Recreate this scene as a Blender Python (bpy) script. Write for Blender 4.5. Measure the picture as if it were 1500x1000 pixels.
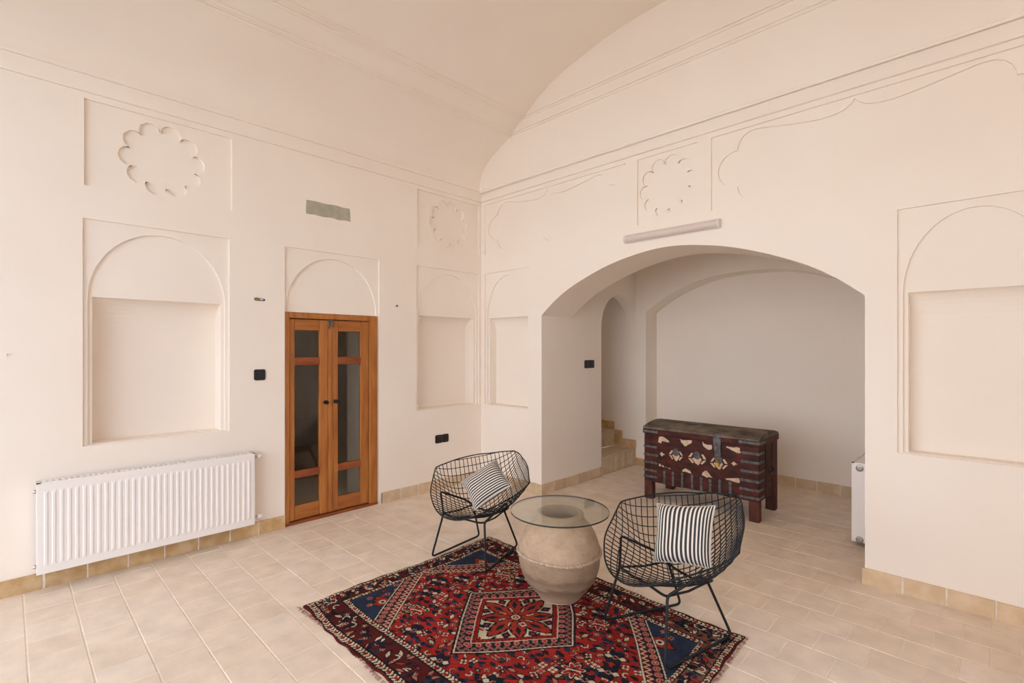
import bpy, bmesh, math, random
import numpy as np
from mathutils import Vector, Matrix
from mathutils.geometry import tessellate_polygon

# ------------------------------------------------------------------ clear
for o in list(bpy.data.objects):
    bpy.data.objects.remove(o, do_unlink=True)
scene = bpy.context.scene
COL = scene.collection
random.seed(7)
R = random.Random(11)

# ------------------------------------------------------------------ camera
YAW = math.atan2(.701, .713)
CAM = Vector((4.2827, -3.8493, 1.5))
cd = bpy.data.cameras.new('camera')
cd.sensor_width = 36.0
cd.lens = 728.0 / 1500.0 * 36.0
cd.shift_y = 10.0 / 1500.0
cd.clip_start = 0.05
cam = bpy.data.objects.new('camera', cd)
cam.location = CAM
cam.rotation_euler = (math.pi / 2, 0, YAW)
COL.objects.link(cam)
scene.camera = cam

# ------------------------------------------------------------------ daylight
world = bpy.data.worlds.new('sky')
scene.world = world
world.use_nodes = True
bg = world.node_tree.nodes['Background']
bg.inputs[0].default_value = (.91, 1.0, 1.20, 1)
bg.inputs[1].default_value = 1.7
# the sun stands behind the building: it lights the courtyard and the added facade opposite, never the room directly
sd = bpy.data.lights.new('sun', 'SUN')
sd.energy = 15.5
sd.angle = math.radians(.6)
sd.color = (.98, 1.0, 1.05)
sun = bpy.data.objects.new('sun', sd)
sun.rotation_euler = (math.radians(-42), 0, math.radians(14))
COL.objects.link(sun)
vs = scene.view_settings
vs.view_transform = 'Standard'
vs.look = 'None'
vs.gamma = 1.0
vs.use_curve_mapping = False
vs.exposure = 0.24
scene.cycles.max_bounces = 12
scene.cycles.diffuse_bounces = 8
scene.cycles.transparent_max_bounces = 16

# ------------------------------------------------------------------ materials
def nodes_of(name):
    m = bpy.data.materials.new(name)
    m.use_nodes = True
    nt = m.node_tree
    return m, nt, nt.nodes, nt.links, nt.nodes['Principled BSDF']

def mat(name, c1, c2=None, scale=4.0, rough=.7, metal=0.0, bump=0.0, bscale=60.0, spec=.3,
        stretch=(1, 1, 1), coord='Object', lo=.4, hi=.65, detail=4.0, rnd=0.0, bdist=.004):
    m, nt, N, L, P = nodes_of(name)
    P.inputs['Roughness'].default_value = rough
    P.inputs['Metallic'].default_value = metal
    P.inputs['Specular IOR Level'].default_value = spec
    if coord == 'Position':
        src = N.new('ShaderNodeNewGeometry').outputs['Position']
    else:
        src = N.new('ShaderNodeTexCoord').outputs[coord]
    mp = N.new('ShaderNodeMapping')
    mp.inputs['Scale'].default_value = stretch
    L.new(src, mp.inputs['Vector'])
    col = None
    if c2 is not None:
        nz = N.new('ShaderNodeTexNoise')
        nz.inputs['Scale'].default_value = scale
        nz.inputs['Detail'].default_value = detail
        L.new(mp.outputs[0], nz.inputs['Vector'])
        rp = N.new('ShaderNodeValToRGB')
        rp.color_ramp.elements[0].position = lo
        rp.color_ramp.elements[1].position = hi
        rp.color_ramp.elements[0].color = (*c1, 1)
        rp.color_ramp.elements[1].color = (*c2, 1)
        L.new(nz.outputs['Fac'], rp.inputs[0])
        col = rp.outputs[0]
    if rnd > 0:
        oi = N.new('ShaderNodeObjectInfo')
        mr = N.new('ShaderNodeMapRange')
        mr.inputs['To Min'].default_value = 1 - rnd
        mr.inputs['To Max'].default_value = 1 + rnd
        L.new(oi.outputs['Random'], mr.inputs['Value'])
        mx = N.new('ShaderNodeVectorMath')
        mx.operation = 'SCALE'
        if col is not None:
            L.new(col, mx.inputs[0])
        else:
            mx.inputs[0].default_value = c1
        L.new(mr.outputs[0], mx.inputs['Scale'])
        col = mx.outputs[0]
    if col is not None:
        L.new(col, P.inputs['Base Color'])
    else:
        P.inputs['Base Color'].default_value = (*c1, 1)
    if bump > 0:
        nb = N.new('ShaderNodeTexNoise')
        nb.inputs['Scale'].default_value = bscale
        nb.inputs['Detail'].default_value = 3
        L.new(mp.outputs[0], nb.inputs['Vector'])
        b = N.new('ShaderNodeBump')
        b.inputs['Strength'].default_value = bump
        b.inputs['Distance'].default_value = bdist
        L.new(nb.outputs['Fac'], b.inputs['Height'])
        L.new(b.outputs[0], P.inputs['Normal'])
    return m

def tile_material():
    m, nt, N, L, P = nodes_of('floor_tile')
    P.inputs['Roughness'].default_value = .62
    P.inputs['Specular IOR Level'].default_value = .3
    pos = N.new('ShaderNodeNewGeometry').outputs['Position']
    sep = N.new('ShaderNodeSeparateXYZ'); L.new(pos, sep.inputs[0])
    def M(op, a, b=None):
        n = N.new('ShaderNodeMath'); n.operation = op
        for i, v in enumerate((a, b)):
            if v is None: continue
            if isinstance(v, (int, float)): n.inputs[i].default_value = v
            else: L.new(v, n.inputs[i])
        return n.outputs[0]
    row = M('FLOOR', M('DIVIDE', M('SUBTRACT', sep.outputs[1], TY0), TP))
    off = M('MULTIPLY', M('FLOORED_MODULO', row, 2.0), TP / 2)
    colm = M('FLOOR', M('DIVIDE', M('SUBTRACT', M('SUBTRACT', sep.outputs[0], off), TX0), TP))
    cmb = N.new('ShaderNodeCombineXYZ'); L.new(row, cmb.inputs[0]); L.new(colm, cmb.inputs[1])
    wn = N.new('ShaderNodeTexWhiteNoise'); wn.noise_dimensions = '2D'; L.new(cmb.outputs[0], wn.inputs['Vector'])
    rp = N.new('ShaderNodeValToRGB')
    e = rp.color_ramp.elements
    e[0].position = 0; e[0].color = (.79, .65, .505, 1)
    e[1].position = 1; e[1].color = (.825, .70, .57, 1)
    x = e.new(.5); x.color = (.81, .675, .54, 1)
    L.new(wn.outputs['Value'], rp.inputs[0])
    nz = N.new('ShaderNodeTexNoise'); nz.inputs['Scale'].default_value = 7; nz.inputs['Detail'].default_value = 6
    L.new(pos, nz.inputs['Vector'])
    mr = N.new('ShaderNodeMapRange'); mr.inputs['From Min'].default_value = .3; mr.inputs['From Max'].default_value = .7
    mr.inputs['To Min'].default_value = .88; mr.inputs['To Max'].default_value = 1.06
    L.new(nz.outputs['Fac'], mr.inputs['Value'])
    sc = N.new('ShaderNodeVectorMath'); sc.operation = 'SCALE'
    L.new(rp.outputs[0], sc.inputs[0]); L.new(mr.outputs[0], sc.inputs['Scale'])
    L.new(sc.outputs[0], P.inputs['Base Color'])
    nb = N.new('ShaderNodeTexNoise'); nb.inputs['Scale'].default_value = 38; nb.inputs['Detail'].default_value = 5
    L.new(pos, nb.inputs['Vector'])
    b = N.new('ShaderNodeBump'); b.inputs['Strength'].default_value = .25; b.inputs['Distance'].default_value = .003
    L.new(nb.outputs['Fac'], b.inputs['Height']); L.new(b.outputs[0], P.inputs['Normal'])
    return m

TP = .2115; TX0 = 3.296 - 16 * .2115; TY0 = -3.779 - 4 * .2115

def glass_material(name, tint):
    m = bpy.data.materials.new(name); m.use_nodes = True
    nt = m.node_tree; N = nt.nodes; L = nt.links
    for n in list(N): N.remove(n)
    out = N.new('ShaderNodeOutputMaterial')
    lw = N.new('ShaderNodeLayerWeight'); lw.inputs['Blend'].default_value = .5
    pw = N.new('ShaderNodeMath'); pw.operation = 'POWER'; pw.inputs[1].default_value = 5.0; L.new(lw.outputs['Facing'], pw.inputs[0])
    fr = N.new('ShaderNodeMath'); fr.operation = 'MULTIPLY_ADD'; fr.inputs[1].default_value = .96; fr.inputs[2].default_value = .04
    L.new(pw.outputs[0], fr.inputs[0])
    tr = N.new('ShaderNodeBsdfTransparent'); tr.inputs[0].default_value = (*tint, 1)
    gl = N.new('ShaderNodeBsdfGlossy'); gl.inputs['Roughness'].default_value = 0.0
    mx = N.new('ShaderNodeMixShader')
    L.new(fr.outputs[0], mx.inputs[0]); L.new(tr.outputs[0], mx.inputs[1]); L.new(gl.outputs[0], mx.inputs[2])
    L.new(mx.outputs[0], out.inputs[0])
    return m

def stripe_material():
    m, nt, N, L, P = nodes_of('ticking_stripe')
    P.inputs['Roughness'].default_value = .9
    P.inputs['Specular IOR Level'].default_value = .1
    uv = N.new('ShaderNodeAttribute'); uv.attribute_name = 'stripe_u'
    mu = N.new('ShaderNodeMath'); mu.operation = 'MULTIPLY'; mu.inputs[1].default_value = 17.0
    L.new(uv.outputs['Fac'], mu.inputs[0])
    fr = N.new('ShaderNodeMath'); fr.operation = 'FRACT'; L.new(mu.outputs[0], fr.inputs[0])
    rp = N.new('ShaderNodeValToRGB')
    e = rp.color_ramp.elements
    e[0].position = 0; e[0].color = (.055, .048, .046, 1)
    e[1].position = .56; e[1].color = (.80, .74, .66, 1)
    x = e.new(.50); x.color = (.06, .052, .05, 1)
    y = e.new(.95); y.color = (.80, .74, .66, 1)
    z = e.new(1.0); z.color = (.06, .052, .05, 1)
    L.new(fr.outputs[0], rp.inputs[0]); L.new(rp.outputs[0], P.inputs['Base Color'])
    return m

def vase_material():
    m, nt, N, L, P = nodes_of('old_terracotta')
    P.inputs['Roughness'].default_value = .9
    P.inputs['Specular IOR Level'].default_value = .15
    tc = N.new('ShaderNodeTexCoord').outputs['Object']
    sep = N.new('ShaderNodeSeparateXYZ'); L.new(tc, sep.inputs[0])
    mp = N.new('ShaderNodeMapping'); mp.inputs['Scale'].default_value = (1, 1, 1.7); L.new(tc, mp.inputs[0])
    nz = N.new('ShaderNodeTexNoise'); nz.inputs['Scale'].default_value = 9; nz.inputs['Detail'].default_value = 10
    nz.inputs['Roughness'].default_value = .72
    L.new(mp.outputs[0], nz.inputs['Vector'])
    rp = N.new('ShaderNodeValToRGB'); e = rp.color_ramp.elements
    e[0].position = .35; e[0].color = (.40, .28, .185, 1)
    e[1].position = .62; e[1].color = (.53, .385, .265, 1)
    L.new(nz.outputs['Fac'], rp.inputs[0])
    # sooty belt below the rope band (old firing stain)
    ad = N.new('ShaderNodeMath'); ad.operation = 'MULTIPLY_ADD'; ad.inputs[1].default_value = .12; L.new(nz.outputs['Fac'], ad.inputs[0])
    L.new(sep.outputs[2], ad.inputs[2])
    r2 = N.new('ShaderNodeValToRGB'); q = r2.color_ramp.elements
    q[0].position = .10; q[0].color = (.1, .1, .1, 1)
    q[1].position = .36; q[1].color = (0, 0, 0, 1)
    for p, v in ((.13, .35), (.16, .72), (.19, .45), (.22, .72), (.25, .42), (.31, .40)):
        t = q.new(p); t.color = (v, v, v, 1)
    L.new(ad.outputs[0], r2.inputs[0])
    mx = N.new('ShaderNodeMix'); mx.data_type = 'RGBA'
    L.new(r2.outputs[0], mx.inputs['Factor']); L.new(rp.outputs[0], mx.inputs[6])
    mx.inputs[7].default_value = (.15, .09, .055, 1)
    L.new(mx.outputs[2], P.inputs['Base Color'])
    nb = N.new('ShaderNodeTexNoise'); nb.inputs['Scale'].default_value = 28; nb.inputs['Detail'].default_value = 6
    L.new(mp.outputs[0], nb.inputs['Vector'])
    b = N.new('ShaderNodeBump'); b.inputs['Strength'].default_value = .8; b.inputs['Distance'].default_value = .007
    L.new(nb.outputs['Fac'], b.inputs['Height']); L.new(b.outputs[0], P.inputs['Normal'])
    return m

def rug_material():
    m, nt, N, L, P = nodes_of('wool_pile')
    P.inputs['Roughness'].default_value = 1.0
    P.inputs['Specular IOR Level'].default_value = .05
    at = N.new('ShaderNodeAttribute'); at.attribute_name = 'knot_colour'
    nz = N.new('ShaderNodeTexNoise'); nz.inputs['Scale'].default_value = 9; nz.inputs['Detail'].default_value = 5
    L.new(N.new('ShaderNodeTexCoord').outputs['Object'], nz.inputs['Vector'])
    mr = N.new('ShaderNodeMapRange'); mr.inputs['From Min'].default_value = .3; mr.inputs['From Max'].default_value = .7
    mr.inputs['To Min'].default_value = .8; mr.inputs['To Max'].default_value = 1.2
    L.new(nz.outputs['Fac'], mr.inputs['Value'])
    sc = N.new('ShaderNodeVectorMath'); sc.operation = 'SCALE'
    L.new(at.outputs['Color'], sc.inputs[0]); L.new(mr.outputs[0], sc.inputs['Scale'])
    L.new(sc.outputs[0], P.inputs['Base Color'])
    return m

PLA = mat('cream_plaster', (.89, .805, .715), (.91, .835, .75), scale=1.6, rough=.85, spec=.15, bump=.12, bscale=14, coord='Position', lo=.3, hi=.7, bdist=.006)
TILE = tile_material()
GROUT = mat('pale_grout', (.83, .715, .585), (.78, .655, .525), scale=9, rough=.95, spec=.1, coord='Position')
BRICK = mat('ochre_brick', (.52, .335, .155), (.64, .46, .27), scale=11, rough=.85, spec=.15, coord='Position', bump=.3, bscale=50, rnd=.08)
BRICK2 = mat('pale_brick', (.62, .46, .29), (.70, .55, .39), scale=11, rough=.85, spec=.15, coord='Position', bump=.3, bscale=50, rnd=.08)
STEPB = mat('step_brick', (.62, .49, .33), (.70, .58, .42), scale=14, rough=.85, spec=.15, coord='Position', bump=.25, bscale=45, rnd=.09)
MORTAR = mat('white_mortar', (.80, .74, .66), (.70, .62, .52), scale=20, rough=.95, spec=.1, coord='Position')
WOODV = mat('orange_wood_upright', (.33, .105, .022), (.50, .195, .045), scale=9, rough=.42, spec=.4, stretch=(3, 3, .35), coord='Position', detail=7, lo=.32, hi=.7)
WOODH = mat('orange_wood_level', (.32, .10, .021), (.47, .175, .04), scale=9, rough=.42, spec=.4, stretch=(3, .35, 3), coord='Position', detail=7, lo=.32, hi=.7)
WOODR = mat('red_wood_rail', (.20, .045, .014), (.36, .10, .028), scale=10, rough=.4, spec=.4, stretch=(3, .4, 3), coord='Position', detail=7, lo=.32, hi=.7)
GLASS = glass_material('clear_glass', (.93, .955, .94))
PANE = glass_material('door_glass', (.92, .93, .91))
GEDGE = mat('glass_edge', (.012, .02, .017), rough=.08, spec=.6)
WHITE = mat('white_enamel', (.86, .82, .79), rough=.32, spec=.45)
WHITE2 = mat('white_plastic', (.82, .79, .77), rough=.4, spec=.4)
CHROME = mat('dull_chrome', (.55, .53, .5), rough=.28, metal=1.0)
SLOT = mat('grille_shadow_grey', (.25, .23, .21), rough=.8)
BLACKP = mat('black_plastic', (.012, .012, .013), rough=.35, spec=.4)
BLACKM = mat('black_painted_steel', (.010, .010, .012), rough=.5, spec=.3)
IRON = mat('grey_iron', (.085, .082, .085), (.17, .165, .165), scale=30, rough=.55, metal=.35, bump=.3, bscale=80)
DARKIRON = mat('dark_iron', (.03, .027, .026), (.06, .05, .045), scale=30, rough=.5, metal=.5)
CHESTW = mat('oxblood_wood', (.028, .011, .009), (.105, .022, .015), scale=9, rough=.6, spec=.25, stretch=(1, 1, 2.4), detail=8, lo=.35, hi=.68, bump=.35, bscale=40)
CHESTL = mat('worn_lid_leather', (.085, .06, .045), (.23, .19, .145), scale=7, rough=.75, spec=.2, detail=8, lo=.33, hi=.66, bump=.4, bscale=30)
CHESTG = mat('leg_wood', (.06, .018, .012), (.15, .045, .025), scale=8, rough=.6, stretch=(2, 2, .5), detail=6)
PALE = mat('pale_bare_plate', (.66, .51, .37), (.45, .29, .18), scale=26, rough=.7, detail=6, lo=.45, hi=.75)
BRASS = mat('old_brass', (.55, .36, .10), rough=.4, metal=.8)
CEMENT = mat('grey_green_cement', (.40, .375, .29), (.46, .43, .345), scale=14, rough=.9, spec=.1, bump=.3, bscale=40)
DIFF = mat('milky_diffuser', (.68, .59, .54), rough=.25, spec=.5)
TUBEB = mat('lamp_body', (.74, .68, .62), rough=.5)
STRIPE = stripe_material()
SEAM = mat('cushion_seam', (.62, .57, .50), rough=.9)
VASE = vase_material()
ROPE = mat('pale_clay_rope', (.44, .325, .225), (.56, .43, .315), scale=60, rough=.95, spec=.1, bump=.6, bscale=120)
WOOL = rug_material()
FRINGE = mat('fringe_wool', (.30, .10, .08), (.50, .38, .28), scale=40, rough=1.0, spec=.05, lo=.42, hi=.58)
FACADE = mat('bounce_facade', (.78, .79, .79), (.72, .73, .73), scale=1.5, rough=.9, coord='Position')
YARD = mat('courtyard_paving', (.20, .18, .155), (.16, .145, .125), scale=2, rough=.9, coord='Position')

# ------------------------------------------------------------------ mesh helpers
class MB:
    def __init__(s):
        s.v = []; s.f = []; s.m = []
    def add(s, vs_, fs_, mi=0):
        b = len(s.v)
        s.v += [tuple(p) for p in vs_]
        s.f += [tuple(i + b for i in f) for f in fs_]
        s.m += [mi] * len(fs_)
        return s
    def box(s, a, b, mi=0):
        x0, y0, z0 = a; x1, y1, z1 = b
        if x0 > x1: x0, x1 = x1, x0
        if y0 > y1: y0, y1 = y1, y0
        if z0 > z1: z0, z1 = z1, z0
        return s.add([(x0, y0, z0), (x1, y0, z0), (x1, y1, z0), (x0, y1, z0), (x0, y0, z1), (x1, y0, z1), (x1, y1, z1), (x0, y1, z1)],
                     [(3, 2, 1, 0), (4, 5, 6, 7), (0, 1, 5, 4), (1, 2, 6, 5), (2, 3, 7, 6), (3, 0, 4, 7)], mi)
    def tube(s, path, r, n=8, closed=False, caps=True, mi=0):
        P = [Vector(p) for p in path]
        k = len(P)
        T = []
        for i in range(k):
            if closed:
                t = P[(i + 1) % k] - P[i - 1]
            else:
                t = P[min(i + 1, k - 1)] - P[max(i - 1, 0)]
            T.append(t.normalized())
        up = Vector((0, 0, 1)) if abs(T[0].z) < .9 else Vector((1, 0, 0))
        nrm = T[0].cross(up).normalized()
        vs_ = []
        for i in range(k):
            nrm = (nrm - T[i] * nrm.dot(T[i])).normalized()
            bi = T[i].cross(nrm)
            rr = r[i] if isinstance(r, (list, tuple)) else r
            for j in range(n):
                a = 2 * math.pi * j / n
                vs_.append(P[i] + nrm * (rr * math.cos(a)) + bi * (rr * math.sin(a)))
        fs_ = []
        for i in range(k if closed else k - 1):
            i2 = (i + 1) % k
            for j in range(n):
                j2 = (j + 1) % n
                fs_.append((i * n + j, i * n + j2, i2 * n + j2, i2 * n + j))
        if caps and not closed:
            fs_.append(tuple(range(n - 1, -1, -1)))
            fs_.append(tuple((k - 1) * n + j for j in range(n)))
        return s.add(vs_, fs_, mi)
    def lathe(s, prof, n=48, c=(0, 0, 0), mi=0, axis='z'):
        vs_ = []
        for r, z in prof:
            for j in range(n):
                a = 2 * math.pi * j / n
                p = (r * math.cos(a), r * math.sin(a), z)
                if axis == 'x': p = (z, r * math.cos(a), r * math.sin(a))
                if axis == 'y': p = (r * math.sin(a), z, r * math.cos(a))
                vs_.append((p[0] + c[0], p[1] + c[1], p[2] + c[2]))
        fs_ = []
        for i in range(len(prof) - 1):
            for j in range(n):
                j2 = (j + 1) % n
                fs_.append((i * n + j, i * n + j2, (i + 1) * n + j2, (i + 1) * n + j))
        return s.add(vs_, fs_, mi)
    def prism(s, poly, fn, d0, d1, mi=0):
        """closed polygon (u,v) extruded between depths d0 and d1; fn(u,v,d) -> xyz"""
        n = len(poly)
        a = [fn(u, v, d0) for u, v in poly]; b = [fn(u, v, d1) for u, v in poly]
        tri = tessellate_polygon([[Vector((u, v, 0)) for u, v in poly]])
        fs_ = [tuple(t) for t in tri] + [tuple(i + n for i in reversed(t)) for t in tri]
        for i in range(n):
            j = (i + 1) % n
            fs_.append((i, j, j + n, i + n))
        return s.add(a + b, fs_, mi)
    def obj(s, name, mats, parent=None, loc=None, smooth=False, bevel=0, recalc=True, fixed=None):
        me = bpy.data.meshes.new(name)
        me.from_pydata(s.v, [], s.f)
        if not isinstance(mats, (list, tuple)): mats = [mats]
        for m in mats: me.materials.append(m)
        if len(mats) > 1: me.polygons.foreach_set('material_index', s.m)
        if recalc:
            bm = bmesh.new(); bm.from_mesh(me)
            bmesh.ops.recalc_face_normals(bm, faces=bm.faces)
            bm.to_mesh(me); bm.free()
        if smooth:
            me.polygons.foreach_set('use_smooth', [True] * len(me.polygons))
            try: me.set_sharp_from_angle(angle=math.radians(40))
            except Exception: pass
        me.update()
        o = bpy.data.objects.new(name, me)
        COL.objects.link(o)
        if loc is not None: o.location = loc
        if parent is not None: o.parent = parent
        if bevel:
            b = o.modifiers.new('bevel', 'BEVEL'); b.width = bevel; b.segments = 2; b.limit_method = 'ANGLE'
            b.angle_limit = math.radians(50)
        return o

def empty(name, loc=(0, 0, 0), rz=0):
    o = bpy.data.objects.new(name, None); o.location = loc; o.rotation_euler = (0, 0, rz)
    o.empty_display_size = .1
    COL.objects.link(o); return o
def tag(o, label=None, cat=None, group=None, kind=None):
    if label: o['label'] = label
    if cat: o['category'] = cat
    if group: o['group'] = group
    if kind: o['kind'] = kind
    return o
def struct(o, label=None): return tag(o, label, kind='structure')

def relief(mb, outline, fn, depth=0.0, children=()):
    """planar region with recessed child regions. child = dict(poly, depth, children) or dict(poly, hole=True)"""
    loops = [[Vector((u, v, 0)) for u, v in outline]] + [[Vector((u, v, 0)) for u, v in c['poly']] for c in children]
    flat = [p for l in loops for p in l]
    tri = tessellate_polygon(loops)
    mb.add([fn(p.x, p.y, depth) for p in flat], [tuple(t) for t in tri])
    for c in children:
        if c.get('hole'): continue
        d1 = c['depth']; P = c['poly']; n = len(P)
        a = [fn(u, v, depth) for u, v in P]; b = [fn(u, v, d1) for u, v in P]
        mb.add(a + b, [(i, (i + 1) % n, (i + 1) % n + n, i + n) for i in range(n)])
        relief(mb, P, fn, d1, c.get('children', ()))

def rect(u0, v0, u1, v1): return [(u0, v0), (u1, v0), (u1, v1), (u0, v1)]
def arch_poly(u0, u1, v0, vs_, rise, n=28):
    c = (u0 + u1) / 2; h = (u1 - u0) / 2
    return [(u0, v0), (u1, v0)] + [(c + h * math.cos(math.pi * i / n), vs_ + rise * math.sin(math.pi * i / n)) for i in range(n + 1)]
def rosette(cu, cv, r, lobes=10, n=7):
    pts = []
    for k in range(lobes):
        a0 = 2 * math.pi * (k + .15) / lobes
        rc = r * .80; rl = r * .27
        cx, cy = rc * math.cos(a0), rc * math.sin(a0)
        for i in range(n):
            t = a0 + math.radians(-98 + 196 * i / (n - 1))
            pts.append((cu + cx + rl * math.cos(t), cv + cy + rl * math.sin(t)))
    return pts
def cartouche(cu, cv, sx=1.0):
    q = [(0, .27), (.02, .243), (.06, .214), (.12, .199), (.2, .196), (.34, .212), (.5, .24), (.6, .258), (.66, .256), (.705, .235),
         (.735, .20), (.75, .160), (.752, .138), (.772, .136), (.81, .126), (.85, .103), (.88, .07), (.895, .035), (.90, 0)]
    q = [(a * sx, b) for a, b in q]
    pts = [(a, b) for a, b in q]
    pts += [(a, -b) for a, b in reversed(q[:-1])]
    pts += [(-a, -b) for a, b in q[1:]]
    pts += [(-a, b) for a, b in reversed(q[1:-1])]
    return [(cu + a, cv + b) for a, b in reversed(pts)]

def niche(mb, u0, u1, fn, z0=.857, z1=2.354, D=.15):
    g = .026
    deep = rect(u0 + .05, z0 + .006, u1 - .05, 1.843)
    arch = arch_poly(u0 + g, u1 - g, z0 + .003, 1.83, .478)
    d0 = .036
    a, b, zb, zt = u0 + .05, u1 - .05, z0 + .006, 1.843
    # coved soffit profile (depth, z)
    prof = [(d0 + D * math.sin(t), zt - .17 * (1 - math.cos(t))) for t in [math.pi / 2 * i / 8 for i in range(9)]]
    prof.append((d0 + D, zb)); prof.append((d0, zb))
    n = len(prof)
    mb.add([fn(a, z, d) for d, z in prof] + [fn(b, z, d) for d, z in prof],
           [(i, i + 1, i + 1 + n, i + n) for i in range(n - 1)] + [tuple(range(n)), tuple(range(2 * n - 1, n - 1, -1))])
    return dict(poly=rect(u0, z0, u1, z1), depth=.018, children=[dict(poly=arch, depth=d0, children=[dict(poly=deep, hole=True)])])

W = 4.59; YE = -4.8
# ------------------------------------------------------------------ floor
base = MB().box((-.05, YE, -.12), (W + .05, .0, -.0022)).box((.9, -.01, -.12), (3.70, 2.14, -.0022))
floor = struct(base.obj('floor', GROUT), 'pale fired brick tile floor laid in running bond')

def tile_mesh(w, h):
    g = .0023; b = .0026
    x0, y0, x1, y1 = g, g, w - g, h - g
    v = [(x0, y0, -.003), (x1, y0, -.003), (x1, y1, -.003), (x0, y1, -.003),
         (x0 + b, y0 + b, 0), (x1 - b, y0 + b, 0), (x1 - b, y1 - b, 0), (x0 + b, y1 - b, 0)]
    f = [(4, 5, 6, 7), (0, 1, 5, 4), (1, 2, 6, 5), (2, 3, 7, 6), (3, 0, 4, 7)]
    return v, f
cells = []
for (rx0, ry0, rx1, ry1) in ((0.016, YE, W, 0.0), (.94, 0.0, 3.65, 1.84), (1.08, 1.84, 3.51, 2.12)):
    for r in range(-12, 32):
        ya = TY0 + r * TP; yb = ya + TP
        for c in range(-4, 30):
            xa = TX0 + c * TP + (r % 2) * TP / 2; xb = xa + TP
            x0, x1, y0, y1 = max(xa, rx0), min(xb, rx1), max(ya, ry0), min(yb, ry1)
            if x1 - x0 > .015 and y1 - y0 > .015:
                cells.append((x0, y0, x1 - x0, y1 - y0))
def project(x, y, z):
    dx, dy = x - CAM.x, y - CAM.y
    rt = dx * math.cos(YAW) + dy * math.sin(YAW); fw = -dx * math.sin(YAW) + dy * math.cos(YAW)
    if fw < .1: return None
    return 750 + 728 * rt / fw, 510 - 728 * (z - 1.5) / fw, fw
RUG = (1.39, -2.65, 3.35, -1.16)
vis, rest = [], []
for cl in cells:
    p = project(cl[0] + cl[2] / 2, cl[1] + cl[3] / 2, 0)
    inr = RUG[0] < cl[0] and cl[0] + cl[2] < RUG[2] and RUG[1] < cl[1] and cl[1] + cl[3] < RUG[3]
    hid = False
    if p and -25 < p[0] < 1525 and p[1] < 1030 and not inr: vis.append((p[2], cl))
    else: rest.append(cl)
vis.sort(key=lambda t: t[0])
rest += [c for _, c in vis[300:]]
full = None; tmeshes = {}
for _, cl in vis[:300]:
    key = (round(cl[2], 3), round(cl[3], 3))
    if key not in tmeshes:
        me = bpy.data.meshes.new('tile'); v, f = tile_mesh(cl[2], cl[3]); me.from_pydata(v, [], f); me.materials.append(TILE); tmeshes[key] = me
    o = bpy.data.objects.new('tile', tmeshes[key])
    o.location = (cl[0], cl[1], R.uniform(-.0009, .0006))
    COL.objects.link(o); o.parent = floor
mbt = MB()
for cl in rest:
    v, f = tile_mesh(cl[2], cl[3])
    mbt.add([(a + cl[0], b + cl[1], c) for a, b, c in v], f)
tag(mbt.obj('tile_field', TILE, floor), kind='stuff')

# ------------------------------------------------------------------ left wall (plane x = 0)
fl = lambda u, v, d: (-d, u, v)
mb = MB()
PZ0, PZ1 = 2.571, 3.14
DL, DR = -2.212, -1.322
kids = [niche(mb, -3.50, -2.632, fl), niche(mb, -.89, -.037, fl),
        dict(poly=rect(-3.493, PZ0, -2.613, PZ1), depth=.02, children=[dict(poly=rosette(-3.056, 2.852, .245), depth=.04)]),
        dict(poly=rect(-.882, PZ0, -.035, PZ1), depth=.02, children=[dict(poly=rosette(-.462, 2.852, .245), depth=.04)])]
relief(mb, [(YE, 0), (DL, 0), (DL, 2.356), (DR, 2.356), (DR, 0), (0, 0), (0, 3.24), (YE, 3.24)], fl, 0, kids)
dpoly = [(DL, 0), (-2.209, 0), (-2.209, 1.81), (-1.337, 1.81), (-1.337, 0), (DR, 0), (DR, 2.356), (DL, 2.356)]
arch = arch_poly(-2.197, -1.345, 1.815, 1.83, .475)
for (a, b) in (((DL, 0), (DL, 2.356)), ((DL, 2.356), (DR, 2.356)), ((DR, 2.356), (DR, 0))):
    mb.add([fl(*a, 0), fl(*b, 0), fl(*b, .018), fl(*a, .018)], [(0, 1, 2, 3)])
relief(mb, dpoly, fl, .018, [dict(poly=arch, depth=.036)])
struct(mb.obj('wall_left', PLA, recalc=False), 'cream plaster wall with arched niches and the wooden door')
# thick wall reveal behind the door
mb = MB()
for (a, b) in (((-2.209, 0), (-2.209, 1.81)), ((-2.209, 1.81), (-1.337, 1.81)), ((-1.337, 1.81), (-1.337, 0))):
    mb.add([fl(*a, .014), fl(*b, .014), fl(*b, .62), fl(*a, .62)], [(0, 1, 2, 3)])
struct(mb.obj('wall_door_reveal', PLA, recalc=False), 'white plaster reveal of the thick wall behind the door')
# dim room behind the door
mb = MB()
x0, x1, y0, y1, z1 = -3.4, -.62, -3.6, -.2, 2.7
mb.add([(x0, y0, 0), (x0, y1, 0), (x0, y1, z1), (x0, y0, z1)], [(0, 1, 2, 3)])
mb.add([(x0, y0, 0), (x1, y0, 0), (x1, y0, z1), (x0, y0, z1)], [(0, 1, 2, 3)])
mb.add([(x0, y1, 0), (x1, y1, 0), (x1, y1, z1), (x0, y1, z1)], [(0, 1, 2, 3)])
mb.add([(x0, y0, z1), (x1, y0, z1), (x1, y1, z1), (x0, y1, z1)], [(0, 1, 2, 3)])
relief(mb, [(y0, 0), (-2.209, 0), (-2.209, 1.81), (-1.337, 1.81), (-1.337, 0), (y1, 0), (y1, z1), (y0, z1)], lambda u, v, d: (x1, u, v))
struct(mb.obj('wall_behind_door', PLA, recalc=False), 'plain plaster walls of the dim room behind the door')
struct(MB().box((x0 - .1, y0 - .1, -.1), (-.05, y1 + .1, .001)).obj('floor_behind_door', GROUT), 'floor of the dim room behind the door')

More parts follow.
